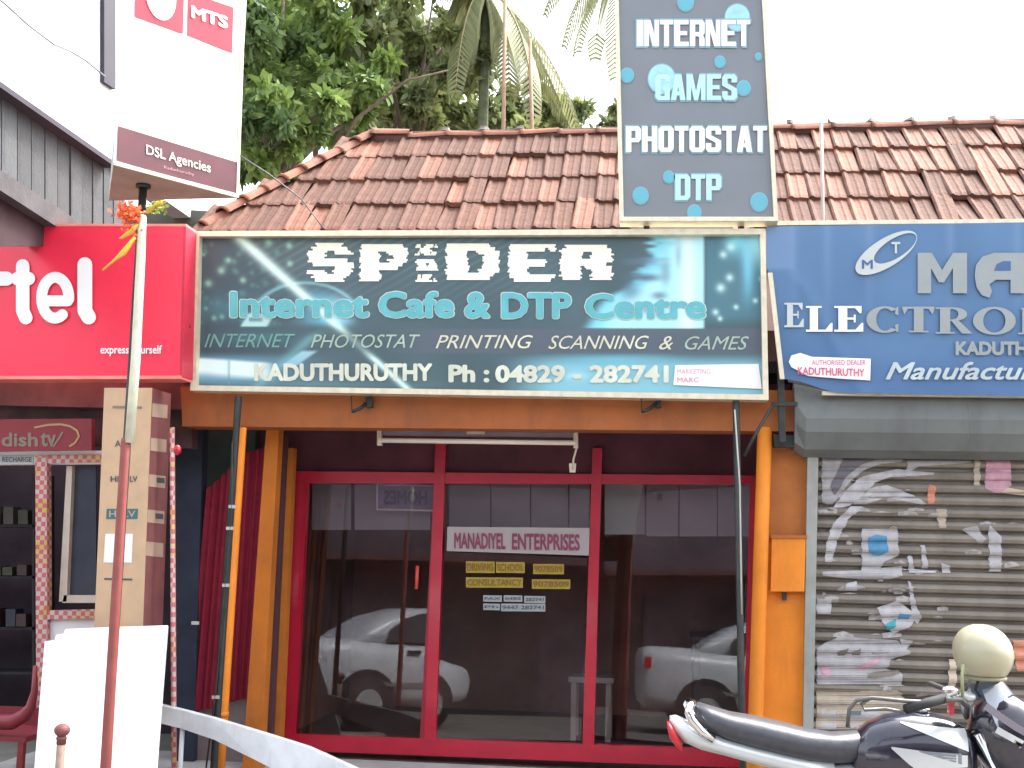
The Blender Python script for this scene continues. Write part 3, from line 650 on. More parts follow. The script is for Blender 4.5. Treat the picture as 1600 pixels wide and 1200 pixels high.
def serif(chh, x0, x1, y0, y1, mat, par, pl, off):
    mbs = MB(); k = [0]
    def q(*pts):
        o = off+k[0]*.0004; k[0] += 1
        mbs.add([pl(x0+(x1-x0)*u, y1+(y0-y1)*v, o) for u, v in pts], [tuple(range(len(pts)))])
    def r(a, b, c, d): q((a, b), (c, b), (c, d), (a, d))
    def arc(cx, cy, rx, ry, ix, iy, a0, a1, n=20):
        o = off+k[0]*.0004; k[0] += 1; vs = []
        for i in range(n+1):
            a = math.radians(a0+(a1-a0)*i/n)
            for (qx, qy) in ((rx, ry), (ix, iy)): vs.append(pl(x0+(x1-x0)*(cx+qx*math.cos(a)), y1+(y0-y1)*(cy+qy*math.sin(a)), o))
        mbs.add(vs, [(2*i, 2*i+2, 2*i+3, 2*i+1) for i in range(n)])
    if chh in 'LE':
        r(.14, .0, .44, 1); r(0, .93, .58, 1); r(0, 0, .95, .08); q((.98, 0), (.98, .34), (.92, .34), (.72, .08))
    if chh == 'E': r(.1, .92, .92, 1); q((.92, 1), (.92, .72), (.86, .72), (.7, .92)); r(.4, .47, .68, .55); r(.66, .36, .72, .66)
    if chh == 'T': r(0, .92, 1, 1); q((0, .92), (.06, .70), (.18, .92)); q((1, .92), (.94, .70), (.82, .92)); r(.36, 0, .66, 1); r(.2, 0, .82, .06)
    if chh == 'R': r(.12, 0, .40, 1); r(0, .94, .5, 1); r(0, 0, .52, .06); arc(.48, .74, .38, .26, .14, .19, -90, 90); r(.4, .94, .5, 1.0); r(.4, .48, .5, .54); q((.42, .5), (.62, .5), (1.0, .0), (.72, 0)); 
    if chh == 'C': arc(.55, .5, .55, .52, .26, .44, 48, 312, 26); q((.88, .98), (.94, .98), (.94, .66), (.84, .72)); q((.88, .02), (.94, .02), (.94, .34), (.84, .28))
    if chh == 'O': arc(.5, .5, .5, .52, .26, .44, 0, 360, 30)
    if chh == 'N': r(.1, 0, .2, 1); r(.8, 0, .9, 1); q((.05, 1), (.32, 1), (.9, 0), (.72, 0)); r(0, 0, .32, .06); r(.66, .94, 1, 1)
    mbs.build('lettering', mat, par)
for chh, a, b_, mt, y0, y1 in [('E', 1225, 1256, PALE, 474, 512), ('L', 1259, 1301, WLT, 479, 519), ('E', 1303, 1349, WLT, 479, 519), ('C', 1353, 1406, GREY, 480, 520), ('T', 1409, 1459, GREY, 480, 520), ('R', 1461, 1518, GREY, 481, 522), ('O', 1519, 1586, GREY, 481, 523), ('N', 1590, 1650, GREY, 482, 523)]:
    serif(chh, a, b_, y0, y1, mt, bs_, PB, BO)
text('lettering', 'KADUTHURUTHY', (1492, 534, 1715, 556), PB, GREY, bs_, .05, off=BO)
text('lettering', 'Manufacturers', (1383, 566, 1680, 594), PB, M('script_letter', (.46, .55, .54), .45), bs_, .02, shear=.35, off=BO)
s2 = thing('sticker', 'torn white sticker with red print at the lower left of the blue signboard', 'sticker', PB(1295, 596, BO))
slab('paper', [(1236, 556), (1250, 552), (1268, 558), (1360, 561), (1359, 595), (1310, 592), (1262, 588), (1236, 574), (1232, 566)], PB, .002, PURE, s2, BO)
text('print', 'AUTHORISED DEALER', (1268, 563, 1352, 571), PB, M('red_ink', (.7, .12, .2), .5), s2, 0, off=BO+.003); text('print', 'KADUTHURUTHY', (1246, 574, 1350, 586), PB, M('red_ink', (.7, .12, .2), .5), s2, .02, off=BO+.003, slope=.03)

# ================================================================== SHUTTERED SHOP
rs_ = thing('shuttered_shop', 'closed shop with poster-covered steel shutter under the blue signboard', 'building', YP(.3)(1450, 1200))
a, b_ = YP(-.02)(1245, 612), YP(-.02)(1700, 618)
# curved sheet hood
HOOD = M('hood_sheet', (.145, .16, .155), .6, .12, 3, .1, dirt=.4, dcol=(.07, .06, .055))
hx0, hx1 = YP(0)(1244, 650).x, 3.6; zt, zbm = YP(-.02)(1400, 608).z, YP(-.02)(1400, 712).z
prof_h = [(.13, zt+.1), (.06, zt-.06), (.03, zt-.17), (.04, zt-.25), (.10, zbm+.04), (.18, zbm), (.28, zbm-.0)]
HX = [hx0, hx0+.06, hx0+.98, hx0+.985, hx0+.99, hx1]
mbh = MB(); K = len(prof_h); vs = []
for i, X_ in enumerate(HX):
    for (yy, zz) in prof_h:
        c = .045 if i == 0 else 0; yy = yy
        vs.append((X_, yy+c*(1 if yy < .05 else 0)-(.006 if 2 <= i <= 3 else 0), zz+(c*.9 if zz < zt-.2 else -c*.3)))
mbh.add(vs, [(i*K+k, i*K+k+1, (i+1)*K+k+1, (i+1)*K+k) for i in range(len(HX)-1) for k in range(K-1)])
mbh.add([(hx0, y+(.045 if y < .05 else 0), z+(.04 if z < zt-.2 else -.013)) for y, z in prof_h]+[(hx0, .26, zt)], [tuple(range(K+1))])
mbh.build('shutter_hood', HOOD, rs_, False)
GUIDE = M('guide_steel', (.34, .36, .33), .5, .12, 10, metal=.3, dirt=.3, dcol=(.2, .18, .15))
def gx(y): return 1262-(y-700)*.016
pgd = YP(.19); q = [pgd(gx(700), 700), pgd(gx(700)+17, 700), pgd(gx(1140)+16, 1140), pgd(gx(1140), 1140)]
for i, j in ((2, 1), (3, 0)): d = q[i]-q[j]; q[i] = q[i]+d*((q[i].z-.1)/(-d.z))
mk('shutter_guide', q+[p+Vector((0, .12, 0)) for p in q], [(0, 1, 2, 3), (7, 6, 5, 4), (0, 4, 5, 1), (1, 5, 6, 2), (2, 6, 7, 3), (3, 7, 4, 0)], GUIDE, rs_)
SLM = M('slat_steel', (.20, .175, .145), .5, .15, 8, .1, 80, metal=.15, rnd=.12, dirt=.5, dcol=(.10, .08, .06))
SP = .0742; ZT = YP(.25)(1400, 716).z; SY = .25
sx0, sx1 = YP(SY)(1268, 900).x, 3.6
sprof = [(0.0, .024), (.04, .0), (.16, -.010), (.4, -.017), (.66, -.010), (.76, .004), (.80, .026), (1.0, .026)]
vs = []; 
for X_ in (sx0, sx1):
    for (t_, yy) in sprof: vs.append((X_-sx0, yy, -t_*SP))
K = len(sprof); sme = bpy.data.meshes.new('slat'); sme.from_pydata(vs, [], [(k, k+1, K+k+1, K+k) for k in range(K-1)]); sme.materials.append(SLM)
sh = box('shutter', (sx0, SY+.03, .1), (sx1, SY+.06, ZT), DARK, rs_)
nsl = int((ZT-.12)/SP)
for k in range(nsl):
    o = bpy.data.objects.new('slat', sme); o.parent = sh; o.location = Vector((sx0, SY+random.gauss(0, .001), ZT-k*SP))-WL[sh.name]; C.objects.link(o)
def slat_off(z):
    t = ((ZT-z)/SP) % 1.0
    for (a, ya), (b, yb) in zip(sprof, sprof[1:]):
        if a <= t <= b: return min(.004, ya+(yb-ya)*(t-a)/(b-a))
    return .004
PAPER = M('poster_paper', (.42, .41, .42), .85, .15, 14, .2, rnd=.12, dirt=.45, dcol=(.30, .28, .27)); PB_ = M('poster_blue', (.08, .25, .42), .8, .2, 20); PPK = M('poster_pink', (.52, .30, .36), .8, .2, 20)
PTEAL = M('poster_teal', (.05, .32, .34), .8, .2, 20); PTAN = M('poster_tan', (.50, .42, .33), .85, .15, 14, rnd=.15); PORG = M('poster_red', (.60, .25, .16), .8, .15, 14)
prr = random.Random(11)
def poster(poly, mat, parent, name='paper_scrap', lift=.004, jit=1.2, step=3.0):
    pl = YP(SY); ys = [p[1] for p in poly]; y = min(ys)+.01; rows = []
    while y < max(ys):
        xs = []
        for (xa, ya), (xb, yb) in zip(poly, poly[1:]+poly[:1]):
            if (ya <= y < yb) or (yb <= y < ya): xs.append(xa+(xb-xa)*(y-ya)/(yb-ya))
        xs.sort(); rows.append((y, [(xs[i]+prr.uniform(-jit, jit), xs[i+1]+prr.uniform(-jit, jit)) for i in range(0, len(xs)-1, 2)])); y += step
    vs, fs = [], []
    for (y0, r0), (y1, r1) in zip(rows, rows[1:]):
        if len(r0) != len(r1): continue
        for (a, b), (c, d) in zip(r0, r1):
            n = len(vs)
            for (xx, yy) in ((a, y0), (b, y0), (d, y1), (c, y1)):
                p = pl(xx, yy); vs.append(p+Vector((0, slat_off(p.z)-lift, 0)))
            fs.append((n+3, n+2, n+1, n))
    if vs: return mk(name, vs, fs, mat, parent)
SCR = [
 ([(1284, 713), (1412, 716), (1408, 722), (1380, 724), (1350, 734), (1334, 748), (1312, 770), (1300, 790), (1284, 786)], PAPER, 'scalloped torn white poster at the top left of the shutter'),
 ([(1300, 795), (1320, 768), (1345, 745), (1400, 733), (1470, 740), (1440, 745), (1395, 744), (1368, 754), (1335, 785), (1325, 792)], PAPER, 'curved paper strip below the top left poster on the shutter'),
 ([(1290, 850), (1300, 820), (1330, 790), (1360, 762), (1385, 758), (1430, 775), (1450, 790), (1380, 778), (1350, 790), (1325, 812), (1308, 845), (1298, 880), (1288, 880)], PAPER, 'long curved paper strip on the upper left of the shutter'),
 ([(1346, 826), (1402, 826), (1404, 868), (1380, 878), (1372, 894), (1346, 892)], PAPER, 'square torn poster with a blue picture on the shutter'),
 ([(1416, 720), (1516, 720), (1516, 725), (1440, 727), (1418, 738)], PAPER, 'thin paper strip along the top of the shutter'),
 ([(1540, 716), (1578, 716), (1580, 758), (1560, 772), (1538, 765)], PPK, 'pinkish paper square near the top right of the shutter'),
 ([(1520, 702), (1530, 706), (1531, 760), (1522, 760)], PTAN, 'narrow upright tape strip at the top of the shutter'),
 ([(1450, 757), (1462, 760), (1458, 790), (1448, 788)], PORG, 'short brown paper scrap in the upper middle of the shutter'),
 ([(1463, 795), (1478, 795), (1477, 826), (1466, 826)], PTAN, 'pale narrow paper tab left of the upright strip'),
 ([(1544, 818), (1564, 838), (1564, 894), (1545, 894)], PAPER, 'upright white paper strip on the right of the shutter'),
 ([(1500, 826), (1525, 822), (1540, 842), (1532, 852), (1520, 840)], PAPER, 'small curled scrap above the upright white strip'),
 ([(1418, 868), (1424, 868), (1428, 890), (1462, 892), (1462, 898), (1420, 898)], PAPER, 'thin L shaped paper remnant in the middle of the shutter'),
 ([(1438, 852), (1444, 852), (1450, 890), (1440, 890)], PAPER, 'tiny upright paper remnant in the middle of the shutter'),
 ([(1470, 880), (1482, 882), (1486, 898), (1472, 896)], PAPER, 'small pale scrap right of the L shaped remnant'),
 ([(1284, 893), (1360, 893), (1385, 885), (1408, 884), (1410, 900), (1375, 908), (1286, 900)], PAPER, 'horizontal torn paper band across the left middle of the shutter'),
 ([(1275, 935), (1299, 935), (1298, 960), (1276, 960)], PAPER, 'small square white label at the left edge of the shutter'),
 ([(1320, 912), (1338, 908), (1340, 924), (1322, 926)], PAPER, 'small scrap below the paper band'),
 ([(1370, 950), (1400, 938), (1425, 955), (1435, 965), (1420, 980), (1395, 990), (1380, 975)], PAPER, 'ragged white poster remnant with a teal corner on the shutter'),
 ([(1418, 908), (1422, 908), (1432, 948), (1440, 965), (1432, 975), (1424, 955)], PAPER, 'thin diagonal torn strip above the teal cornered remnant'),
 ([(1276, 1012), (1310, 994), (1400, 1000), (1425, 1020), (1392, 1030), (1385, 1045), (1410, 1052), (1408, 1072), (1276, 1072)], PAPER, 'large pale poster with faint pink marks low on the shutter'),
 ([(1405, 998), (1428, 1000), (1412, 1018)], PAPER, 'small triangular scrap beside the large pale poster'),
 ([(1276, 1078), (1400, 1078), (1420, 1100), (1395, 1125), (1380, 1143), (1274, 1143)], PTAN, 'tan and white paper patch at the bottom left of the shutter'),
 ([(1284, 1100), (1306, 1100), (1306, 1142), (1282, 1142)], PAPER, 'upright white strip over the tan patch'),
 ([(1322, 1104), (1375, 1104), (1372, 1120), (1330, 1138)], PAPER, 'white scrap over the middle of the tan patch'),
 ([(1482, 1030), (1494, 1030), (1493, 1075), (1482, 1078)], PTAN, 'upright tan paper strip just left of the helmet'),
 ([(1582, 1000), (1640, 1000), (1640, 1050), (1588, 1048)], PORG, 'orange poster piece right of the helmet'),
 ([(1578, 1090), (1640, 1090), (1640, 1130), (1580, 1130)], PAPER, 'pale paper piece below the orange poster piece'),
 ([(1560, 760), (1596, 766), (1640, 770), (1640, 778), (1560, 770)], PTAN, 'long thin paper strip at the right edge of the shutter')]
for poly, mt, lab in SCR:
    o = poster(poly, mt, None, 'poster', .004+prr.uniform(0, .002)); tagit(o, lab, 'poster', 'torn posters on the shutter')
mbp = MB(); nsc = 0
for _ in range(110):
    left_ = prr.random() < .55; x_ = prr.uniform(1276, 1420) if left_ else prr.uniform(1290, 1620); y_ = prr.uniform(735, 1140)
    w_, h_ = prr.uniform(6, 36), prr.uniform(3, 11)
    o = poster([(x_, y_), (x_+w_*.5, y_-prr.uniform(0, 3)), (x_+w_, y_+prr.uniform(0, 3)), (x_+w_*.95, y_+h_), (x_+w_*.4, y_+h_*.8), (x_+1, y_+h_*1.1)], None, None, 'scrap_tmp', .0032, .8, 2.5)
    if o:
        b0 = WL[o.name]; mbp.add([v.co+b0 for v in o.data.vertices], [tuple(p.vertices) for p in o.data.polygons]); bpy.data.objects.remove(o)
o = mbp.build('paper_remnants', M('remnant_paper', (.34, .32, .30), .85, .35, 30), None); tagit(o, 'faded glue marks and tiny paper remnants scattered over the shutter', kind='stuff')
# printed marks on posters: children
pos = [o for o in C.objects if o.name.startswith('poster')]
def mark(i, poly, mt, lift=.0095): poster(poly, mt, pos[i], 'printed_mark', lift, .8)
mark(3, [(1355, 840), (1368, 835), (1384, 838), (1388, 862), (1370, 870), (1357, 864)], PB_)
mark(0, [(1318, 716), (1372, 718), (1345, 726), (1322, 745), (1304, 775), (1296, 760)], M('poster_dark', (.16, .15, .17), .8))
mark(17, [(1383, 975), (1400, 966), (1398, 980), (1384, 986)], PTEAL); mark(17, [(1404, 958), (1424, 960), (1418, 968), (1402, 968)], PB_)
mark(19, [(1282, 1040), (1300, 1046), (1296, 1056), (1284, 1054)], PPK); mark(19, [(1330, 1048), (1350, 1036), (1380, 1024), (1372, 1034), (1345, 1050)], PPK)
mark(19, [(1308, 1018), (1325, 1012), (1322, 1022), (1310, 1028)], SLM); mark(19, [(1332, 1018), (1345, 1012), (1342, 1024), (1330, 1030)], SLM); mark(19, [(1360, 1050), (1405, 1046), (1404, 1054), (1352, 1060)], SLM)
mark(23, [(1327, 1110), (1345, 1110), (1343, 1118), (1328, 1119)], WD)
# junction box beside the hood
jb = thing('conduit_box', 'dark cable box tucked under the hood at the top of the orange pilaster', 'box', YP(.1)(1235, 700))
slab('box_body', [(1208, 678), (1270, 682), (1268, 700), (1210, 698)], YP(.14), .08, STEEL, jb)

# ================================================================== LEFT SHOP
ls = thing('phone_shop', 'left neighbouring phone recharge shop with dark interior and red checked door frame', 'building', YP(.5)(80, 1200))
BRN = M('brown_fascia', (.16, .085, .075), .85, .25, 5, .2, 50, dirt=.4, dcol=(.08, .05, .05))
slab('fascia', [(-220, 560), (300, 585), (300, 640), (-220, 628)], YP(.2), .1, BRN, ls)
slab('lintel_wall', [(-220, 628), (300, 640), (300, 700), (-220, 690)], YP(.28), .1, M('dark_brown_wall', (.085, .05, .05), .9, .3, 6), ls)
slab('lintel', [(-220, 706), (160, 704), (160, 725), (-220, 728)], YP(.15), .06, WHITE, ls)
TAPE = bpy.data.materials.new('red_check_tape'); TAPE.use_nodes = True; t = TAPE.node_tree; b = t.nodes['Principled BSDF']; b.inputs['Roughness'].default_value = .4
tc = t.nodes.new('ShaderNodeTexCoord'); ck = t.nodes.new('ShaderNodeTexChecker'); ck.inputs['Scale'].default_value = 34
n1 = t.nodes.new('ShaderNodeTexNoise'); n1.inputs['Scale'].default_value = 9; n1.inputs['Detail'].default_value = 3
t.links.new(tc.outputs['Object'], ck.inputs[0]); t.links.new(tc.outputs['Object'], n1.inputs[0]); ck.inputs[2].default_value = (.48, .11, .14, 1)
mxx = t.nodes.new('ShaderNodeMix'); mxx.data_type = 'RGBA'; mxx.inputs[6].default_value = (.52, .42, .36, 1); mxx.inputs[7].default_value = (.55, .38, .08, 1)
rr_ = t.nodes.new('ShaderNodeMapRange'); rr_.inputs[1].default_value = .5; rr_.inputs[2].default_value = .6; t.links.new(n1.outputs['Fac'], rr_.inputs[0]); t.links.new(rr_.outputs[0], mxx.inputs[0])
t.links.new(mxx.outputs[2], ck.inputs[1]); t.links.new(ck.outputs[0], b.inputs['Base Color'])
slab('door_post', [(55, 712), (73, 712), (75, 1300), (57, 1300)], YP(.12), .06, TAPE, ls)
slab('door_head', [(73, 711), (158, 710), (158, 722), (73, 724)], YP(.13), .05, TAPE, ls)
slab('rail', [(73, 954), (152, 952), (152, 966), (73, 968)], YP(.12), .05, TAPE, ls)
slab('bar', [(104, 728), (113, 728), (104, 940), (92, 940)], YP(.2), .04, M('cream_bar', (.6, .52, .42), .5), ls)
slab('rail', [(100, 930), (152, 930), (152, 942), (97, 942)], YP(.2), .04, M('cream_bar', (1, 1, 1)), ls)
slab('window_pane', [(113, 728), (150, 728), (150, 930), (104, 930)], YP(.24), .01, M('dark_window', (.05, .06, .08), .2), ls)
slab('low_panel', [(78, 968), (152, 966), (152, 1300), (78, 1300)], YP(.16), .04, WHITE, ls)
box('side_wall', (-6.2, .5, 0), (-6.1, 1.9, 2.9), DARK, ls); box('shop_floor', (-6.2, .3, 0), (-2.5, 1.9, .1), M('rubble_floor', (.2, .2, .17), .9), ls)
slab('gap_shade_sheet', [(272, 640), (318, 640), (300, 1250), (272, 1250)], YP(.55), .1, M('gap_shade_blue', (.025, .035, .06), .8, .3), ls)  # dark sheet standing in for the shade of the open gap between shops
slab('rear_wall', [(150, 318), (330, 330), (330, 640), (150, 640)], YP(1.9), .1, M('grey_green_wall', (.10, .11, .09), .9, .3, 5), ls)
# a few things on shelves inside, dark
shf = thing('shelf', 'dark shelving with dim goods inside the left shop doorway', 'shelf', YP(1.4)(20, 1100))
for yy in (820, 900, 980, 1050): slab('shelf_board', [(-150, yy), (54, yy), (54, yy+4), (-150, yy+4)], YP(1.3), .3, M('black_shelf', (.018, .016, .018), .7), shf)
slab('upright', [(50, 740), (54, 740), (54, 1150), (50, 1150)], YP(1.3), .3, M('black_shelf', (.018, .016, .018), .7), shf)
gr_ = random.Random(5)
for yy, sn in ((820, 'top'), (900, 'middle'), (980, 'bottom')):
    for k in range(5):
        x0 = -60+k*22+gr_.uniform(-3, 3); hh = gr_.uniform(14, 30); 
        ci = gr_.randrange(4); c = [(.035, .04, .02), (.045, .02, .02), (.02, .03, .045), (.05, .045, .04)][ci]; cn = ['olive', 'brown', 'blue', 'grey'][ci]
        o = slab('packet', [(x0, yy-hh), (x0+15, yy-hh), (x0+15, yy-1), (x0, yy-1)], YP(1.28), .12, M('goods_%d' % ci, c, .5), None)
        tagit(o, 'dim %s packet, %s from the left on the %s dark shelf inside the left shop' % (cn, ['first', 'second', 'third', 'fourth', 'fifth'][k], sn), 'packet', 'packets on the dark shelves')
# airtel sign
PA = YP(-.2)
at_ = thing('signboard', 'glossy red signboard with big white rounded letters at the left edge', 'sign', PA(100, 590))
REDS = M('red_acrylic', (.85, .03, .075), .32, .05, 5, spec=.6)
slab('box_body', [(-160, 352), (290, 353), (284, 590), (-160, 590)], PA, .16, REDS, at_)
PK = M('pink_edge_highlight', (.85, .25, .2), .4)  # pink puts the top edge's highlight into the strip colour
slab('trim', [(-160, 349), (291, 350), (291, 354), (-160, 353)], PA, .17, PK, at_, .004); slab('trim', [(-160, 588), (284, 587), (284, 592), (-160, 593)], PA, .17, PK, at_, .004)
slab('trim', [(287, 354), (291, 354), (285, 588), (281, 588)], PA, .17, M('trim_red', (.55, .02, .05), .5), at_, .003)
WG = M('white_acrylic', (.88, .88, .88), .3, .01)
def strokes(name, polys, wpx, plane, mat, par, off):
    mb = MB(); k = 0
    for pts in polys:
        for (p, q) in zip(pts, pts[1:]):
            d = Vector((q[0]-p[0], q[1]-p[1])); 
            if d.length < 1e-6: continue
            d.normalize(); n = Vector((-d.y, d.x))*wpx/2; o = off+k*.0003; k += 1
            a0 = math.atan2(n.y, n.x); pts2 = []
            for i in range(9): a = a0+math.pi*i/8; pts2.append((p[0]+wpx/2*math.cos(a), p[1]+wpx/2*math.sin(a)))
            for i in range(9): a = a0+math.pi+math.pi*i/8; pts2.append((q[0]+wpx/2*math.cos(a), q[1]+wpx/2*math.sin(a)))
            mb.add([plane(x, y, o) for x, y in pts2], [tuple(range(len(pts2)-1, -1, -1))])
    return mb.build(name, mat, par)
el = [(88+21*math.cos(math.radians(a)), 466-32*math.sin(math.radians(a))) for a in range(-4, 318, 14)]
strokes('lettering', [[(-22, 440), (-22, 498)], [(-22, 462), (-14, 444), (0, 436), (12, 436)]], 22, PA, WG, at_, .012)
strokes('lettering', [[(37, 416), (37, 486), (42, 497)], [(29, 436), (46, 436)]], 21, PA, WG, at_, .012)
strokes('lettering', [el, [(72, 471), (108, 471)]], 17, PA, WG, at_, .012)
strokes('lettering', [[(134, 414), (134, 486), (140, 496)]], 23, PA, WG, at_, .012)
text('tagline', 'express yourself', (158, 540, 254, 557), PA, WG, at_, .02, off=.01)
for cy in (415, 470, 510): tube('bolt', [YP(-.1)(292, cy), YP(-.1)(297, cy)], .012, STEEL, at_, 8)
pst = thing('sign_post', 'grey steel post between the red signboard and the teal signboard', 'post', YP(-.02)(296, 600))
slab('pole', [(289, 356), (299, 356), (296, 600), (286, 600)], YP(.0), .05, STEEL, pst)
# dish sign
PDs = YP(.05)
dsn = thing('signboard', 'small dull red satellite television sign below the big red signboard', 'sign', PDs(60, 704))
slab('board', [(-160, 656), (143, 654), (143, 703), (-160, 707)], PDs, .05, M('dull_red_board', (.22, .018, .028), .45, .1), dsn)
DL = M('dish_letter', (.22, .18, .13), .5); text('lettering', 'dish', (3, 676, 60, 698), PDs, DL, dsn, .03, off=.004); text('lettering', 'tv', (64, 676, 88, 698), PDs, DL, dsn, .03, off=.004)
arcp = [(55+5*0, 668), (75, 664), (95, 663), (110, 666), (121, 673), (124, 682), (118, 692), (110, 697)]
strokes('swoosh', [arcp], 3.2, PDs, M('swoosh_gold', (.40, .28, .12), .5), dsn, .004)
strokes('swoosh', [[(84, 697), (92, 686), (98, 676)]], 3, PDs, DL, dsn, .004)
pq = thing('plaque', 'small grey plaque with dark capitals on the white lintel of the left shop', 'sign', YP(.14)(25, 725))
slab('board', [(-30, 711), (52, 711), (52, 725), (-30, 725)], YP(.14), .01, M('plaque_grey', (.45, .50, .48), .5), pq); text('lettering', 'RECHARGE', (4, 714, 74-24, 722), YP(.14), WD, pq, .02, off=.004)

# ================================================================== UPPER LEFT HOUSE
XL = YP(.4)(178, 255).x
PX = Pl((XL, 0, 0), (1, 0, 0))
uh = thing('white_house', 'overhanging upper storey with white wall and plank skirt at top left', 'building', PX(120, 340))
HW = M('white_limewash', (.72, .76, .77), .85, .12, 3, .6, 25, dirt=.6, dcol=(.34, .40, .42))
SLN = lambda xx: 131+(xx)*.705
slab('upper_wall', [(-260, -200), (300, -200), (300, 342), (180, 258), (-260, -52)], Pl((XL-.05, 0, 0), (1, 0, 0)), .15, HW, uh)
slab('window_jamb', [(163, -60), (181, -60), (181, 140), (163, 128)], Pl((XL-.02, 0, 0), (1, 0, 0)), .1, M('jamb_dark', (.03, .028, .045), .7), uh)
slab('sill_edge', [(-260, -56), (180, 253), (182, 262), (-260, -44)], PX, .2, M('edge_dark', (.04, .035, .05), .8), uh)
PLK = M('weathered_plank', (.085, .092, .098), .85, .25, 5, .5, 40, rnd=.25, dirt=.5, dcol=(.03, .03, .035))
Pq = Pl((XL-.10, 0, 0), (1, 0, 0))
xa = -200.0
up_y = lambda x: 146+x*.66; lo_y = lambda x: 268+x*.66 if x < 120 else 347.0
while xa < 190:
    w_ = 25*(1-.0022*(xa+0))*.95 if xa > 0 else 25
    xb = min(xa+w_, 195)
    slab('plank', [(xa+.8, up_y(xa)), (xb-.8, up_y(xb)), (xb-.8, min(up_y(xb)+124, 420)), (xa+.8, min(up_y(xa)+124, 420))], Pq, .03, PLK, uh, random.uniform(0, .012)); xa = xb
slab('lower_beam', [(-200, 133), (0, 265), (125, 347), (160, 372), (160, 400), (0, 297), (-200, 160)], Pl((XL-.06, 0, 0), (1, 0, 0)), .12, M('beam_pale_wood', (.075, .07, .075), .85, .25, 6, .3, dirt=.4, dcol=(.04, .035, .04)), uh)
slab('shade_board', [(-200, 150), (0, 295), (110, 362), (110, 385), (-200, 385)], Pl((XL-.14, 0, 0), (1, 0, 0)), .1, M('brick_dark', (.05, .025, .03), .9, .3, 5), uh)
for lab, pts, rad in [('black cable sagging down the white wall at the top left', [(-60, -40), (0, 4), (40, 40), (80, 70), (105, 80), (130, 95), (160, 120)], .006), ('thin grey wire along the white wall below the cable', [(55, 163), (110, 161), (172, 158)], .003), ('thin grey wire drooping at the far left of the white wall', [(-30, 40), (0, 72), (20, 92), (32, 118)], .0025)]:
    tagit(tube('cable', [PX(x, y, .02) for x, y in pts], rad, M('cable_dark', (.12, .12, .14), .6), None, 6), lab, 'cable')
tagit(tube('cable', [YP(-1.2)(375, 243), YP(-1)(420, 272), YP(-.3)(470, 310), YP(.2)(505, 356)], .004, M('cable_dark', (1, 1, 1)), None, 6), 'thin cable crossing the tiled roof from the triangular pole sign', 'cable')

# ================================================================== TRIANGULAR POLE SIGN
YF = -1.55
Fp = YP(YF)(177, 258); zM = Fp.z
def onz(x, y, z): d = ray(x, y); return CAM+d*((z-CAM.z)/d.z)
Rp = onz(369, 309, zM); Bp = onz(170, 313, zM)
e1 = (Rp-Fp).normalized(); nM = Vector((e1.y, -e1.x, 0)); PM = Pl(Fp, nM)
ms = thing('triangular_sign', 'three-sided white illuminated-style sign on a pole with red telecom logo blocks', 'sign', (Fp+Rp+Bp)/3)
H = 1.35
mk('sign_box', [Fp, Rp, Bp, Fp+Vector((0, 0, H)), Rp+Vector((0, 0, H)), Bp+Vector((0, 0, H))], [(0, 1, 4, 3), (1, 2, 5, 4), (2, 0, 3, 5), (3, 4, 5)], M('white_sign_film', (.84, .84, .84), .4, .02), ms)
mk('base_panel', [Fp+Vector((0, 0, -.002)), Rp+Vector((0, 0, -.002)), Bp+Vector((0, 0, -.002)), Fp+Vector((0, 0, .01)), Rp+Vector((0, 0, .01)), Bp+Vector((0, 0, .01))], [(2, 1, 0), (3, 4, 5), (0, 1, 4, 3), (1, 2, 5, 4), (2, 0, 3, 5)], M('tan_base', (.40, .27, .21), .7), ms)
MAR = M('maroon_film', (.13, .035, .045), .4); REDF = M('red_film', (.50, .025, .055), .4)
slab('band', [(184, 197), (370, 254), (368, 304), (182, 251)], PM, .002, MAR, ms, .005)
slab('edge_trim', [(178, 253), (369, 303), (369, 309), (177, 258)], PM, .01, ALU, ms, .010)
slab('edge_trim', [(380, -100), (386, -100), (372, 309), (368, 309)], PM, .01, ALU, ms, .008)
slab('logo_block', [(212, -40), (287, -14), (285, 53), (210, 26)], PM, .002, REDF, ms, .005)
slab('logo_block', [(294, -12), (364, 12), (362, 83), (292, 55)], PM, .002, REDF, ms, .005)
mk('logo_egg', [PM(250+24*math.cos(a/12*math.pi), -6+a*0+38*math.sin(a/12*math.pi)*(1 if math.sin(a/12*math.pi) > 0 else .9)+ .32*24*math.cos(a/12*math.pi), .009) for a in range(24)], [tuple(range(23, -1, -1))], PURE, ms)
text('lettering', 'MTS', (297, 8, 355, 28), PM, M('cream_film', (.85, .80, .70), .4), ms, .05, off=.009, slope=.32)
text('lettering', 'DSL Agencies', (227, 226, 328, 246), PM, M('cream_film', (1, 1, 1)), ms, .015, off=.009, slope=.29)
text('lettering', 'Kaduthuruthy', (255, 259, 302, 265), PM, M('pinkish_film', (.6, .3, .3), .4), ms, 0, off=.009, slope=.25)
cen = (Fp*.42+Rp*.24+Bp*.34); cen2 = onz(224, 288, zM)
tube('pole', [cen2, Vector((cen2.x, cen2.y, 0))], .022, STEEL, ms, 12); tube('flange', [cen2+Vector((0, 0, -.02)), cen2], .04, STEEL, ms, 12)
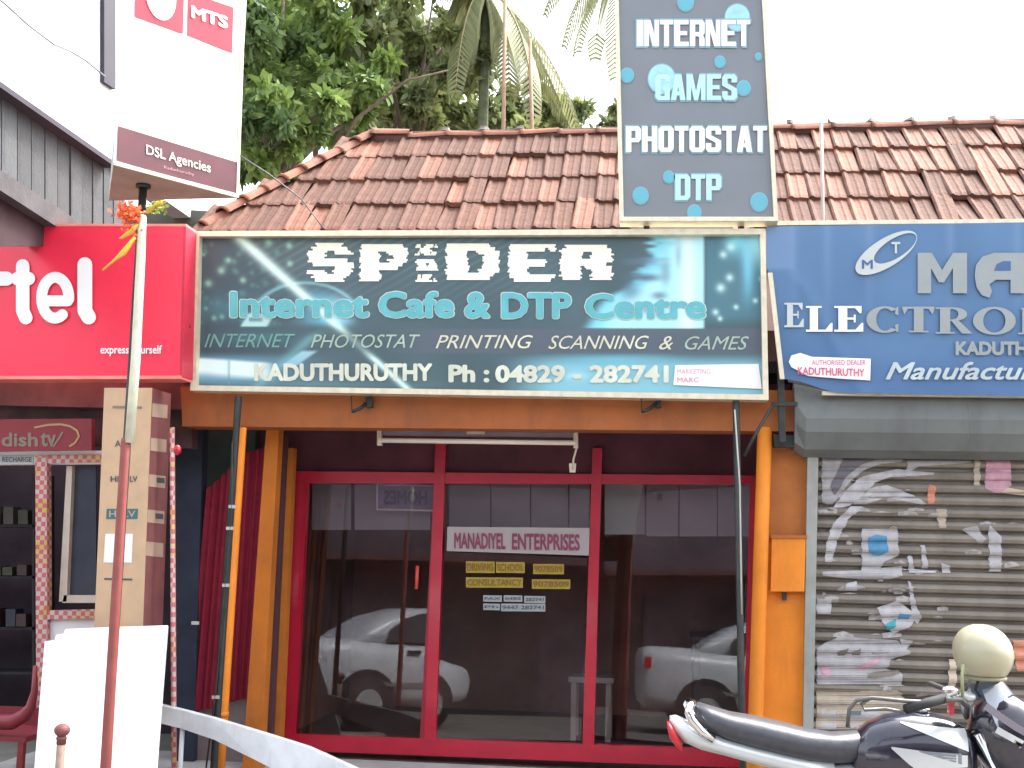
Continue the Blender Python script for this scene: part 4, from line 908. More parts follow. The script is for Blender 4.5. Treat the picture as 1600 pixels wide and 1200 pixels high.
# front leaning pole
fp = thing('leaning_pole', 'slim leaning pole in front, pale cream above and rust red below', 'pole', YP(-2.05)(165, 1200))
Q = YP(-2.05); rr0 = (Q(216, 500)-Q(209, 500)).x
tube('upper_pole', [Q(223, 336), Q(222.5, 339), Q(220, 400), Q(212, 560), Q(202, 692)], [rr0*.6, rr0*.85, rr0*.95, rr0, rr0], M('pale_bamboo', (.62, .62, .48), .5, .15, 12), fp, 12)
a, b_ = Q(196, 690), Q(165, 1200); tube('lower_pole', [a+(a-b_)*.01, a, b_, b_+(b_-a)*(b_.z/(a.z-b_.z))], [rr0*.85, rr0*.95, rr0*1.12, rr0*1.2], M('rust_red_paint', (.25, .06, .05), .55, .15, 12), fp, 12)
gd = thing('garland', 'faded orange and yellow flower garland tied at the top of the leaning pole', 'garland', Q(215, 345, .02))
rg = random.Random(2)
def petals(name, cx, cy, rx, ry, n, mat, s=.02):
    mb = MB()
    for _ in range(n):
        p = Q(cx+rg.gauss(0, rx), cy+rg.gauss(0, ry), rg.uniform(-.02, .05)); u = Vector((rg.gauss(0, 1), rg.gauss(0, 1), rg.gauss(0, 1))).normalized(); v = u.orthogonal().normalized()
        mb.add([p-u*s*.5, p+v*s*.5, p+u*s, p-v*s*.5], [(0, 1, 2, 3)])
    return tagit(mb.build(name, mat, gd), kind='stuff')
OR_ = M('orange_petal', (.75, .14, .04), .8); YE_ = M('yellow_petal', (.75, .50, .06), .8); GR_ = M('yellow_green_leaf', (.30, .38, .08), .8)
petals('orange_flowers', 203, 333, 9, 6, 150, OR_); petals('green_leaves', 246, 326, 8, 5, 60, GR_, .015); petals('orange_flowers', 208, 350, 7, 12, 60, OR_, .015)
for pts in ([(218, 352), (208, 363), (192, 374)], [(214, 372), (196, 396), (182, 408), (163, 424)], [(232, 334), (250, 320), (262, 316)]):
    tube('streamer', [Q(x, y, .02) for x, y in pts], [.008, .014, .006, .004][:len(pts)], YE_, gd, 6)
# white board
bd = thing('white_board', 'blown-out white board leaning behind the red and cream pole at lower left', 'board', YP(-.6)(160, 1200))
nb = Vector((0, -1, .62)).normalized(); PW = Pl(YP(-.42)(160, 980), nb)
WB = M('bright_white_board', (.88, .89, .9), .55, .01)
q = [PW(70, 1002), PW(86, 1000), PW(88, 992), PW(100, 990), PW(102, 983), PW(168, 980), PW(262, 977), PW(244, 1210), PW(53, 1210)]
dl = (q[8]-q[0]); s1 = q[8]+dl*(q[8].z/(-dl.z)); dr = (q[7]-q[6]); s2_ = q[7]+dr*(q[7].z/(-dr.z)); q[8] = s1; q[7] = s2_
n = len(q); mk('sheet', q+[p-nb*.015 for p in q], [tuple(range(n-1, -1, -1)), tuple(range(n, 2*n))]+[(i, (i+1) % n, (i+1) % n+n, i+n) for i in range(n)], WB, bd)
# finial post
fin = thing('finial_post', 'short wooden post with round ball top in front of the white board', 'post', YP(-1.6)(96, 1200))
Qf = YP(-1.6); WDN = M('worn_brown_wood', (.20, .065, .055), .6, .2, 20)
c0 = Qf(97, 1141); sc = (Qf(98, 1141)-Qf(97, 1141)).x
MB().rings(sphere_pts(c0, sc*11.5, sc*11.5, sc*9.5)).build('ball', WDN, fin, True)
tube('neck', [c0-Vector((0, 0, sc*8)), c0-Vector((0, 0, sc*12)), c0-Vector((0, 0, sc*13)), c0-Vector((0, 0, sc*20))], [sc*6, sc*8.5, sc*7, sc*7], WDN, fin, 14)
tube('shaft', [c0-Vector((0, 0, sc*20)), c0-Vector((0, 0, sc*21)), Vector((c0.x, c0.y, 0))], [sc*5, sc*6.5, sc*7], M('pale_worn_wood', (.34, .24, .19), .7, .25, 20), fin, 12)
# carton
PC = YP(-.22)
ct = thing('tall_carton', 'tall upright brown cardboard carton with printed marks behind the leaning pole', 'carton', PC(190, 975))
CB = M('cardboard', (.58, .40, .25), .8, .08, 8, .1); CS = M('carton_maroon_side', (.24, .085, .085), .8, .15, 8)
fv = [PC(163, 606), PC(237, 606), PC(222, 990), PC(147, 990)]
for i, j in ((2, 1), (3, 0)): d = fv[i]-fv[j]; fv[i] = fv[i]+d*((fv[i].z-.02)/(-d.z))
bk = [p+Vector((0, .30, 0)) for p in fv]
mk('front_face', fv+[p+Vector((0, .01, 0)) for p in fv], [(3, 2, 1, 0), (4, 5, 6, 7), (0, 1, 5, 4), (1, 2, 6, 5), (2, 3, 7, 6), (3, 0, 4, 7)], CB, ct)
mk('carton_body', [p+Vector((0, .011, 0)) for p in fv]+bk, [(3, 2, 1, 0), (4, 5, 6, 7), (0, 1, 5, 4), (1, 2, 6, 5), (2, 3, 7, 6), (3, 0, 4, 7)], CS, ct)
eR = (fv[2]-fv[1]).normalized(); PCs = Pl(fv[1]+Vector((.0, 0, 0)), Vector((0, 1, 0)).cross(eR) if Vector((0, 1, 0)).cross(eR).x > 0 else -Vector((0, 1, 0)).cross(eR))
CL = M('carton_light_band', (.50, .36, .27), .8); INK = M('carton_ink', (.08, .10, .11), .7)
for (y0, y1) in ((630, 651), (684, 704), (741, 760), (796, 816), (846, 868)):
    slab('side_label', [(239-(y0-606)*.045, y0), (262-(y0-606)*.03, y0+3), (262-(y1-606)*.03, y1+3), (239-(y1-606)*.045, y1)], PCs, .002, CL, ct, .003)
for (cx, cy) in ((250, 750), (248, 806)): slab('side_mark', [(cx-6, cy-4), (cx+6, cy-3), (cx+6, cy+5), (cx-6, cy+4)], PCs, .001, INK, ct, .0055)
slab('printed_mark', [(176, 634), (222, 635), (222, 639), (176, 638)], PC, .001, M('faint_ink', (.25, .2, .15), .8), ct, .002)
text('printed_mark', 'A', (180, 688, 189, 698), PC, INK, ct, .02, off=.003); text('printed_mark', 'HI', (173, 744, 186, 753), PC, INK, ct, .03, off=.003); text('printed_mark', 'LV', (203, 744, 215, 753), PC, INK, ct, .03, off=.003)
slab('printed_mark', [(167, 795), (216, 795), (215, 811), (166, 811)], PC, .001, M('teal_ink', (.05, .16, .17), .7), ct, .002); text('printed_mark', 'HI LV', (171, 798, 212, 808), PC, CL, ct, .02, off=.004)
slab('printed_mark', [(163, 903), (207, 904), (207, 907), (163, 906)], PC, .001, INK, ct, .002)
slab('paper_label', [(165, 834), (208, 834), (206, 879), (162, 879)], PC, .001, PURE, ct, .003)
# taped pole right of carton
tp = thing('taped_pole', 'thin upright pole wound in red and cream tape right of the carton', 'pole', YP(-.75)(273, 1200))
a, b_ = YP(-.1)(269, 668), YP(-.1)(272, 1200); tube('pole', [a, b_, b_+(b_-a)*(b_.z/(a.z-b_.z))], .0165, TAPE, tp, 10)
rk = thing('red_lamp', 'small round red lamp high beside the taped pole', 'lamp', YP(-.7)(276, 700)); MB().rings(sphere_pts(YP(-.72)(277, 703), .022, .022, .03)).build('lens', RED, rk, True); tube('socket', [YP(-.70)(272, 703), YP(-.70)(277, 703)], .012, STEEL, rk, 8)
# diagonal white rail
PR = Pl(YP(-1.0)(300, 1120), Vector((.3, -1, 0)))
rb_ = thing('white_rail', 'white painted flat steel rail sloping down across the left porch posts', 'rail', YP(-1.0)(400, 1160))
RW = M('rail_white', (.80, .84, .86), .45, .12, 6, dirt=.25, dcol=(.3, .32, .3))
pts = [((225, 1096), (225, 1124)), ((280, 1109), (282, 1138)), ((330, 1122), (335, 1156)), ((410, 1146), (400, 1188)), ((480, 1168), (452, 1215)), ((560, 1204), (520, 1262)), ((640, 1262), (600, 1320))]
vs = []
for i, (tp_, bt_) in enumerate(pts):
    Yr = -.12-.05*i; pl = YP(Yr); A, B = pl(*tp_), pl(*bt_); n_up = Vector((0, .05, .012)); vs += [A, B, B+Vector((0, .05, 0)), A+Vector((0, .06, .0))]
mk('flat_bar', vs, [(4*i+k, 4*i+(k+1) % 4, 4*i+4+(k+1) % 4, 4*i+4+k) for i in range(len(pts)-1) for k in range(4)]+[(3, 2, 1, 0)], RW, rb_)
for i in (1, 4):
    A = vs[4*i+1]; tube('stanchion', [A+Vector((0, .03, .02)), Vector((A.x, A.y+.03, 0))], .015, RW, rb_, 8)
# red chair
chr_ = thing('plastic_chair', 'red plastic chair in the dark doorway at the lower left', 'chair', YP(-.5)(0, 1200))
RC = M('red_plastic', (.20, .02, .03), .4); Qc = YP(-.5)
cx0 = Qc(-10, 1130)
tube('arm', [Qc(55, 1040), Qc(54, 1080), Qc(48, 1105), Qc(38, 1118), Qc(20, 1128), Qc(-60, 1128)], [.012, .02, .03, .04, .045, .045], RC, chr_, 10)
sz = Qc(0, 1150).z; xx0, xx1 = Qc(-110, 1150).x, Qc(40, 1150).x
MB().box((xx0, -.5, sz-.03), (xx1, -.05, sz)).build('seat', RC, chr_)
MB().box((xx0, -.06, sz), (xx1, -.02, sz+.10)).build('backrest', RC, chr_)
for X_ in (xx0+.02, xx1-.05):
    for Y_ in (-.49, -.08): box('leg', (X_, Y_, 0), (X_+.035, Y_+.035, sz-.03), RC, chr_)
# pebbles/rubble at lower left
rb = MB(); rq = random.Random(9)
for _ in range(260):
    gx_, gy_ = rq.uniform(-5, -1.6), rq.uniform(-2.4, .1); s_ = rq.uniform(.015, .05)
    rg_ = sphere_pts((gx_, gy_, s_*.3), s_*rq.uniform(.7, 1.3), s_, s_*.6, 6, 4); rb.rings(rg_, False)
tagit(rb.build('gravel', M('gravel_grey', (.28, .27, .24), .9, .3, 9), None, True), kind='stuff')
# thin pole before right roof
tagit(tube('thin_pole', [YP(.3)(1283, 190), YP(.3)(1286, 352), YP(.3)(1288, 420)], .011, M('pale_pole', (.45, .38, .34), .6), None, 8), 'thin pale pole standing up in front of the right part of the tiled roof', 'pole')

# ================================================================== MOTORCYCLE
YB = -1.95
mc = thing('motorcycle', 'parked black and silver motorcycle seen from the side at lower right', 'motorcycle', Vector((YP(YB)(1340, 1190).x, YB, 0)))
Q = YP(YB)
BLK = M('black_gloss', (.02, .02, .035), .18, .1, coat=.8); SIL = M('silver_paint', (.62, .66, .66), .28, .05, metal=.3, coat=.5); SEAT = M('seat_vinyl', (.055, .058, .068), .38, .15, 30, .1)
CHR = M('chrome', (.75, .77, .78), .12, .02, metal=1); RUB = M('rubber', (.025, .025, .028), .8, .2); ENG = M('engine_grey', (.16, .16, .16), .45, .2, metal=.6)
def loft(name, sec, mat, n=16, p=2.6, dy=0.0, par=mc, smooth=True):
    rings = []
    for (x, yt, yb, hw) in sec:
        T, B_ = Q(x, yt), Q(x, yb); c = (T+B_)/2; hz = (T-B_).length/2
        r = []
        for k in range(n):
            a = 2*math.pi*k/n; ca, sa = math.cos(a), math.sin(a)
            r.append(c+Vector((0, dy+hw*math.copysign(abs(ca)**(2/p), ca), hz*math.copysign(abs(sa)**(2/p), sa))))
        rings.append(r)
    return MB().rings(rings).build(name, mat, par, smooth)
loft('seat', [(1084, 1101, 1112, .03), (1092, 1097, 1128, .075), (1110, 1103, 1143, .10), (1140, 1112, 1157, .115), (1180, 1119, 1168, .125), (1220, 1128, 1178, .125), (1260, 1138, 1188, .115), (1300, 1144, 1192, .105), (1340, 1142, 1190, .09), (1352, 1146, 1180, .05)], SEAT)
loft('tail_cowl', [(1046, 1118, 1128, .03), (1056, 1117, 1148, .06), (1072, 1124, 1160, .08), (1095, 1136, 1170, .09), (1130, 1148, 1178, .10), (1180, 1160, 1192, .105), (1240, 1174, 1208, .10), (1300, 1184, 1222, .09)], SIL)
loft('side_panel', [(1230, 1194, 1250, .085), (1290, 1192, 1265, .10), (1350, 1188, 1270, .10), (1400, 1196, 1270, .08)], SIL)
loft('tail_lamp', [(1042, 1124, 1134, .02), (1046, 1126, 1150, .045), (1056, 1140, 1164, .05), (1066, 1158, 1172, .03)], M('tail_red', (.55, .02, .03), .2), dy=-.035)
gp_ = [(1114, 1150), (1096, 1138), (1080, 1120), (1074, 1105), (1078, 1100)]
tube('grab_rail', [Q(x, y, .10) for x, y in gp_]+[Q(1082, 1099, 0)]+[Q(x, y, -.10) for x, y in gp_[::-1]], .018, CHR, mc, 10)
tk = loft('fuel_tank', [(1326, 1168, 1196, .05), (1336, 1146, 1215, .10), (1356, 1128, 1235, .125), (1385, 1116, 1250, .145), (1420, 1111, 1256, .155), (1455, 1113, 1256, .155), (1485, 1121, 1250, .145), (1506, 1134, 1240, .12), (1520, 1152, 1225, .08)], BLK, n=24)
def tank_surface(x, y):
    """point on the near side of the tank for a photo pixel"""
    sec = [(1326, 1168, 1196, .05), (1336, 1146, 1215, .10), (1356, 1128, 1235, .125), (1385, 1116, 1250, .145), (1420, 1111, 1256, .155), (1455, 1113, 1256, .155), (1485, 1121, 1250, .145), (1506, 1134, 1240, .12), (1520, 1152, 1225, .08)]
    for s0, s1 in zip(sec, sec[1:]):
        if s0[0] <= x <= s1[0]:
            t = (x-s0[0])/(s1[0]-s0[0]); yt, yb, hw = [s0[i]+(s1[i]-s0[i])*t for i in (1, 2, 3)]
            v = max(-1, min(1, ((yt+yb)/2-y)/((yb-yt)/2))); c = (1-abs(v)**2.6)**(1/2.6)
            return Vector((Q(x, y).x, YB-hw*c-.004, Q(x, y).z))
    return Q(x, y)
def decal(name, f0, f1, x0, x1, mat, n=14, m_=5):
    vs = []
    for i in range(n+1):
        x = x0+(x1-x0)*i/n
        for j in range(m_+1):
            y = f0(x)+(f1(x)-f0(x))*j/m_; vs.append(tank_surface(x, y))
    return mk(name, vs, [(i*(m_+1)+j, (i+1)*(m_+1)+j, (i+1)*(m_+1)+j+1, i*(m_+1)+j+1) for i in range(n) for j in range(m_)], mat, mc, True)
decal('decal', lambda x: 1158+(x-1382)*.12, lambda x: 1160+min((x-1382)*.9, 30), 1383, 1500, SIL)
decal('decal', lambda x: 1122+(x-1400)*.12, lambda x: 1124+(x-1400)*.42, 1400, 1502, SIL)
mg = M('tank_grey', (.22, .24, .27), .25, coat=.5)
decal('decal', lambda x: 1163+(x-1420)*.08, lambda x: 1164+(x-1420)*.3, 1424, 1490, mg)
tube('fuel_cap', [Q(1440, 1112), Q(1440, 1106)], .035, CHR, mc, 14)
# headlamp fairing and visor
loft('fairing', [(1512, 1140, 1160, .03), (1524, 1100, 1180, .10), (1545, 1084, 1210, .15), (1580, 1082, 1235, .165), (1615, 1100, 1240, .15), (1640, 1130, 1225, .11), (1652, 1150, 1200, .05)], BLK, n=20)
ws = []; 
for i, (x, y) in enumerate([(1528, 1088), (1545, 1072), (1562, 1062)]): pass
vsW = []
for k in range(9):
    a = -1+2*k/8
    for (xb, yb_, hw) in ((1620, 1150, .15), (1600, 1105, .15), (1566, 1062, .10)):
        p = Q(xb-(abs(a)**2)*62*(hw/.15), yb_+(abs(a)**2)*12); vsW.append(p+Vector((0, a*hw, 0)))
mk('windshield', vsW, [(3*k+j, 3*k+3+j, 3*k+4+j, 3*k+1+j) for k in range(8) for j in range(2)], M('smoked_visor', (.20, .24, .30), .15, coat=.6), mc, True)
def fhighlight(pts, mat, w):  # bright strips standing in for highlights on the black fairing
    vs = []
    for (x, y) in pts:
        p = Q(x, y); vs += [Vector((p.x, YB-.168, p.z)), Vector((Q(x-w*.5, y+w).x, YB-.170, Q(x, y+w).z))]
    return mk('fairing_highlight', vs, [(2*i, 2*i+1, 2*i+3, 2*i+2) for i in range(len(pts)-1)], mat, mc, True)
fhighlight([(1526, 1090), (1548, 1106), (1572, 1122), (1586, 1130)], CHR, 10); fhighlight([(1542, 1126), (1560, 1136), (1582, 1148), (1578, 1150)], SIL, 9)
MB().rings(sphere_pts(Q(1655, 1165), .05, .09, .09)).build('headlamp', M('lamp_glass', (.7, .72, .72), .1), mc, True)
# handlebar, lever, mirrors
tube('handlebar', [Q(1510, 1120, -.0), Q(1500, 1098, .12), Q(1480, 1082, .22), Q(1450, 1078, .32)], .012, ENG, mc, 10)
tube('handlebar', [Q(1510, 1120, -.0), Q(1512, 1100, -.12), Q(1500, 1088, -.22), Q(1480, 1082, -.34)], .012, ENG, mc, 10)
tube('grip', [Q(1452, 1077, .30), Q(1420, 1083, .34), Q(1388, 1090, .37)], .019, RUB, mc, 10)
tube('lever', [Q(1470, 1070, .28), Q(1430, 1082, .33), Q(1385, 1078, .37), Q(1340, 1074, .36), Q(1318, 1078, .35), Q(1308, 1092, .34), Q(1306, 1118, .33)], .008, ENG, mc, 8)
tube('lever', [Q(1340, 1074, .35), Q(1325, 1084, .35), Q(1330, 1092, .35), Q(1360, 1090, .36), Q(1385, 1094, .37)], .007, ENG, mc, 8)
MB().rings(sphere_pts(Q(1465, 1068, .22), .035, .03, .017)).build('switch_housing', CHR, mc, True)
MB().rings(sphere_pts(Q(1502, 1084, .1), .035, .03, .022)).build('instrument_cluster', SIL, mc, True)
tube('mirror_stalk', [Q(1488, 1085, .18), Q(1487, 1050, .18), Q(1489, 1032, .18)], .007, M('stalk_green', (.35, .38, .2), .5), mc, 8)
tube('mirror_stalk', [Q(1520, 1090, -.15), Q(1535, 1060, -.16), Q(1540, 1040, -.16)], .007, ENG, mc, 8)
slab('brake_reservoir', [(1484, 1096), (1492, 1096), (1490, 1118), (1483, 1118)], YP(YB-.2), .04, M('res_red', (.45, .04, .06), .4), mc)
# wheels, fork, frame, engine
base = WL[mc.name]; px2 = lambda px: Q(px, 1190).x
for wx in (px2(1120), px2(1120)+1.32):
    tw = [Vector((wx+.30*math.cos(a*math.pi/12), YB, .30+.30*math.sin(a*math.pi/12))) for a in range(25)]
    tw2 = [Vector((wx+.26*math.cos(a*math.pi/12), YB, .30+.26*math.sin(a*math.pi/12))) for a in range(25)]
    whl = tube('wheel', tw2, .045, RUB, mc, 10); MB().tube([Vector((wx+.215*math.cos(a*math.pi/12), YB, .30+.215*math.sin(a*math.pi/12))) for a in range(25)], .014, 8).build('rim', CHR, whl, True)
    for k in range(5):
        a = k*2*math.pi/5; tube('spoke', [Vector((wx, YB, .3)), Vector((wx+.21*math.cos(a), YB, .3+.21*math.sin(a)))], .014, ENG, whl, 6)
    tube('hub', [Vector((wx, YB-.07, .3)), Vector((wx, YB+.07, .3))], .05, ENG, whl, 12)
fx = px2(1120)+1.32
for dy in (-.09, .09): tube('fork', [Vector((fx, YB+dy, .3)), Vector((fx-.28, YB+dy, .88))], .022, CHR, mc, 10)
for dy in (-.1, .1): tube('shock_absorber', [Vector((px2(1120)+.05, YB+dy, .32)), Vector((px2(1120)+.16, YB+dy, .62))], .028, CHR, mc, 10)
tube('frame_tube', [Vector((fx-.30, YB, .86)), Vector((fx-.38, YB, .35)), Vector((fx-.80, YB, .28)), Vector((px2(1120), YB, .3))], .022, BLK, mc, 10)
box('engine', (fx-.72, YB-.11, .22), (fx-.40, YB+.11, .55), ENG, mc); tube('exhaust', [Vector((fx-.42, YB-.12, .35)), Vector((fx-.5, YB-.15, .2)), Vector((px2(1120)+.3, YB-.17, .26)), Vector((px2(1120)-.15, YB-.17, .34))], [.02, .022, .045, .045], CHR, mc, 10)
tube('front_mudguard', [Vector((fx+.33*math.cos(a), YB, .3+.33*math.sin(a))) for a in (.4, .9, 1.4, 1.9, 2.4)], .045, BLK, mc, 8)
# helmet
hm = thing('helmet', 'beige half helmet hung on the motorcycle mirror', 'helmet', YP(YB-.05)(1537, 1062))
hc = YP(YB-.08)(1536, 1022); s_ = (YP(YB-.08)(1537, 1022)-hc).x
rings = []
for i in range(13):
    a = math.pi*(.0+i/12*.80)      # from crown downwards
    r_ = math.sin(a)**.9 if a > 0 else .001; r_ = max(r_, .01)
    z_ = math.cos(a); tap = 1.0 if z_ > 0 else 1-.10*(-z_)
    rings.append([hc+Vector((s_*47*r_*tap*math.cos(t_*math.pi/12)+s_*(-3*z_), .145*r_*tap*math.sin(t_*math.pi/12), s_*(48*z_ if z_ > 0 else 46*z_))) for t_ in range(24)])
MB().rings(rings).build('shell', M('beige_helmet', (.42, .40, .27), .3, .04, coat=.4), hm, True)
rim = [hc+Vector((s_*30*math.cos(t_*math.pi/12)+s_*2.4, .098*math.sin(t_*math.pi/12), -s_*37)) for t_ in range(25)]
tube('rim', rim, .008, M('rim_olive', (.25, .24, .15), .5), hm, 6)
tube('strap', [hc+Vector((s_*-14, -.06, -s_*38)), hc+Vector((s_*-18, -.05, -s_*55)), hc+Vector((s_*-8, -.02, -s_*66))], .006, RUB, hm, 6)

# ================================================================== PARKED CAR (seen mirrored in the glass) and street side behind camera
gm_ = lambda x, Yv: CAM+ray(x, 1050)*((Yv-CAM.y)/ray(x, 1050).y)
YV = 7.1; YC = 2*.975-YV; cx_ = gm_(512, YV).x
cx_ -= .25
car = thing('parked_car', 'white sedan parked across the street, seen mirrored in the shop glass', 'car', (cx_+2, YC-.8, 0))
CW = M('car_white', (.55, .58, .62), .3, .02, coat=.5); CG = M('car_glass', (.03, .035, .045), .1)
bp = [(0, .45, .92, .50), (.03, .35, .98, .66), (.10, .28, 1.0, .74), (.5, .25, 1.0, .79), (.95, .25, .97, .80), (1.6, .24, .96, .81), (2.4, .24, .94, .81), (3.0, .24, .90, .80), (3.5, .26, .84, .77), (3.9, .30, .76, .70), (4.02, .42, .68, .60)]
def cloft(name, sec, mat, p=5, n=28, par=car):
    rings = []
    for (x, z0, z1, hw) in sec:
        r = []
        for k in range(n):
            a = 2*math.pi*k/n; ca, sa = math.cos(a), math.sin(a); r.append(Vector((cx_+x, YC-.8+hw*math.copysign(abs(ca)**(2/p), ca), (z0+z1)/2+(z1-z0)/2*math.copysign(abs(sa)**(2/p), sa))))
        rings.append(r)
    return MB().rings(rings).build(name, mat, par, True)
cloft('body', bp, CW)
cab = [(.62, .90, .98, .66), (.80, .90, 1.12, .66), (1.05, .90, 1.28, .64), (1.35, .90, 1.37, .62), (1.8, .90, 1.39, .61), (2.2, .90, 1.37, .62), (2.5, .90, 1.27, .64), (2.85, .90, 1.06, .66), (3.0, .88, .93, .66)]
cloft('cabin', cab, CW, p=4)
def cslab(name, pts, y0, mat, th=.02, lean=.0):
    vs = [Vector((cx_+x, YC-.8+y0-lean*(z-.95), z)) for x, z in pts]; n = len(vs); sgn = Vector((0, th if y0 > 0 else -th, 0))
    return mk(name, vs+[v+sgn for v in vs], [tuple(range(n)), tuple(range(2*n-1, n-1, -1))]+[(i, i+n, (i+1) % n+n, (i+1) % n) for i in range(n)], mat, car)
for sgn in (1, -1):
    cslab('side_window', [(.98, .97), (1.02, 1.10), (1.22, 1.24), (1.42, 1.30), (1.74, 1.32), (1.74, .97)], sgn*.655, CG, lean=sgn*.12)
    cslab('side_window', [(1.80, .97), (1.80, 1.32), (2.18, 1.30), (2.40, 1.20), (2.68, .97)], sgn*.655, CG, lean=sgn*.12)
    for hx_ in (1.18, 2.05): cslab('door_handle', [(hx_, .84), (hx_+.16, .84), (hx_+.16, .88), (hx_, .88)], sgn*.79, CG, .03)
    for wx in (.72, 3.22):
        arch = [(wx+.36*math.cos(a*math.pi/12), .30+.36*math.sin(a*math.pi/12)) for a in range(13)]; cslab('wheel_arch', arch+[(wx-.36, .22), (wx+.36, .22)], sgn*.785, M('arch_dark', (.03, .03, .035), .8), .02)
        yy = YC-.8+sgn*.76
        wv = tube('wheel', [Vector((cx_+wx, yy-.08, .29)), Vector((cx_+wx, yy+.08, .29))], .29, RUB, car, 24); o = MB().tube([Vector((cx_+wx, yy+sgn*.082, .29)), Vector((cx_+wx, yy+sgn*.095, .29))], .16, 16).build('rim', M('hub_cap', (.45, .46, .46), .4, metal=.5), wv)
    cslab('tail_light', [(.0, .74), (.13, .74), (.15, .86), (.02, .86)], sgn*.66, M('tail_red', (1, 1, 1)), .06)
    cslab('bumper_strip', [(.9, .48), (3.0, .48), (3.0, .53), (.9, .53)], sgn*.80, M('strip_grey', (.2, .2, .2), .6), .02)
CYAW = math.radians(-38); car.scale = (1.12, 1.12, 1.12); car.rotation_euler.z = CYAW
_l = Vector((-2, .8, 0)); _r = Matrix.Rotation(CYAW, 3, 'Z') @ _l * 1.12; car.location = car.location+_l-_r
# building opposite
ob = thing('opposite_building', 'plain dark building across the street behind the viewer, mirrored in the glass', 'building', (0, -15, 0))
OM = M('opposite_wall', (.10, .085, .11), .9, .5, .7, .2)
box('wall', (-14, -15, 0), (14, -14, 5.2), OM, ob)
for k in range(7): box('doorway', (-12+k*3.6, -13.99, 0), (-10+k*3.6, -13.9, 2.4), M('opp_door', (.025, .03, .035), .7, .5, 1.2), ob)
box('awning', (-14, -14, 2.75), (14, -13.2, 2.85), M('opp_awning', (.12, .05, .05), .8), ob)

# ================================================================== VEGETATION
def leafmat(name, col, col2):
    m = bpy.data.materials.new(name); m.use_nodes = True; t = m.node_tree; b = t.nodes['Principled BSDF']; b.inputs['Roughness'].default_value = .5
    a = t.nodes.new('ShaderNodeAttribute'); a.attribute_name = 'tone'; mxn = t.nodes.new('ShaderNodeMix'); mxn.data_type = 'RGBA'
    mxn.inputs[6].default_value = (*col, 1); mxn.inputs[7].default_value = (*col2, 1); t.links.new(a.outputs['Fac'], mxn.inputs[0]); t.links.new(mxn.outputs[2], b.inputs['Base Color'])
    tl_ = t.nodes.new('ShaderNodeBsdfTranslucent'); t.links.new(mxn.outputs[2], tl_.inputs[0]); ms_ = t.nodes.new('ShaderNodeMixShader'); ms_.inputs[0].default_value = .35
    t.links.new(b.outputs[0], ms_.inputs[1]); t.links.new(tl_.outputs[0], ms_.inputs[2]); t.links.new(ms_.outputs[0], t.nodes['Material Output'].inputs[0]); return m
def leaves(name, clumps, n, size, mat, parent, rs, aspect=.42, up=.35):
    """clumps: (centre Vector, radius xyz, weight)"""
    W = np.array([c[2] for c in clumps], float); W /= W.sum(); cnt = rs.multinomial(n, W)
    P_, T_ = [], []
    for (c, r, w_), k in zip(clumps, cnt):
        d = rs.normal(size=(k, 3)); d /= np.linalg.norm(d, axis=1)[:, None]; rad = rs.rand(k)**.45
        P_.append(np.array(c)+d*rad[:, None]*np.array(r)); T_.append(np.full(k, rs.rand()))
    P_ = np.vstack(P_); T_ = np.concatenate(T_); N = len(P_)
    ax = rs.normal(size=(N, 3)); ax[:, 2] -= .5; ax /= np.linalg.norm(ax, axis=1)[:, None]
    nn = rs.normal(size=(N, 3)); nn[:, 2] += up*3; sd_ = np.cross(ax, nn); sd_ /= np.linalg.norm(sd_, axis=1)[:, None]; nrm = np.cross(sd_, ax)
    L_ = size*rs.uniform(.6, 1.4, N)[:, None]; Wd = L_*aspect*.5
    v = np.empty((N, 6, 3)); v[:, 0] = P_; v[:, 1] = P_+ax*L_*.35+sd_*Wd-nrm*Wd*.2; v[:, 2] = P_+ax*L_*.75+sd_*Wd*.7-nrm*Wd*.3; v[:, 3] = P_+ax*L_-nrm*L_*.15; v[:, 4] = P_+ax*L_*.75-sd_*Wd*.7-nrm*Wd*.3; v[:, 5] = P_+ax*L_*.35-sd_*Wd-nrm*Wd*.2
    me = bpy.data.meshes.new(name); bs = WL[parent.name]; vv = v.reshape(-1, 3)-np.array(bs)
    me.vertices.add(N*6); me.vertices.foreach_set('co', vv.ravel()); me.loops.add(N*6); me.polygons.add(N)
    me.loops.foreach_set('vertex_index', np.arange(N*6)); me.polygons.foreach_set('loop_start', np.arange(N)*6); me.polygons.foreach_set('loop_total', np.full(N, 6)); me.update(); me.validate()
    me.materials.append(mat); at = me.attributes.new('tone', 'FLOAT', 'POINT'); tt = np.clip(T_*.6+rs.rand(N)*.5, 0, 1)**1.3; at.data.foreach_set('value', np.repeat(tt, 6).astype(np.float32))
    o = bpy.data.objects.new(name, me); place(o, bs, parent); return o
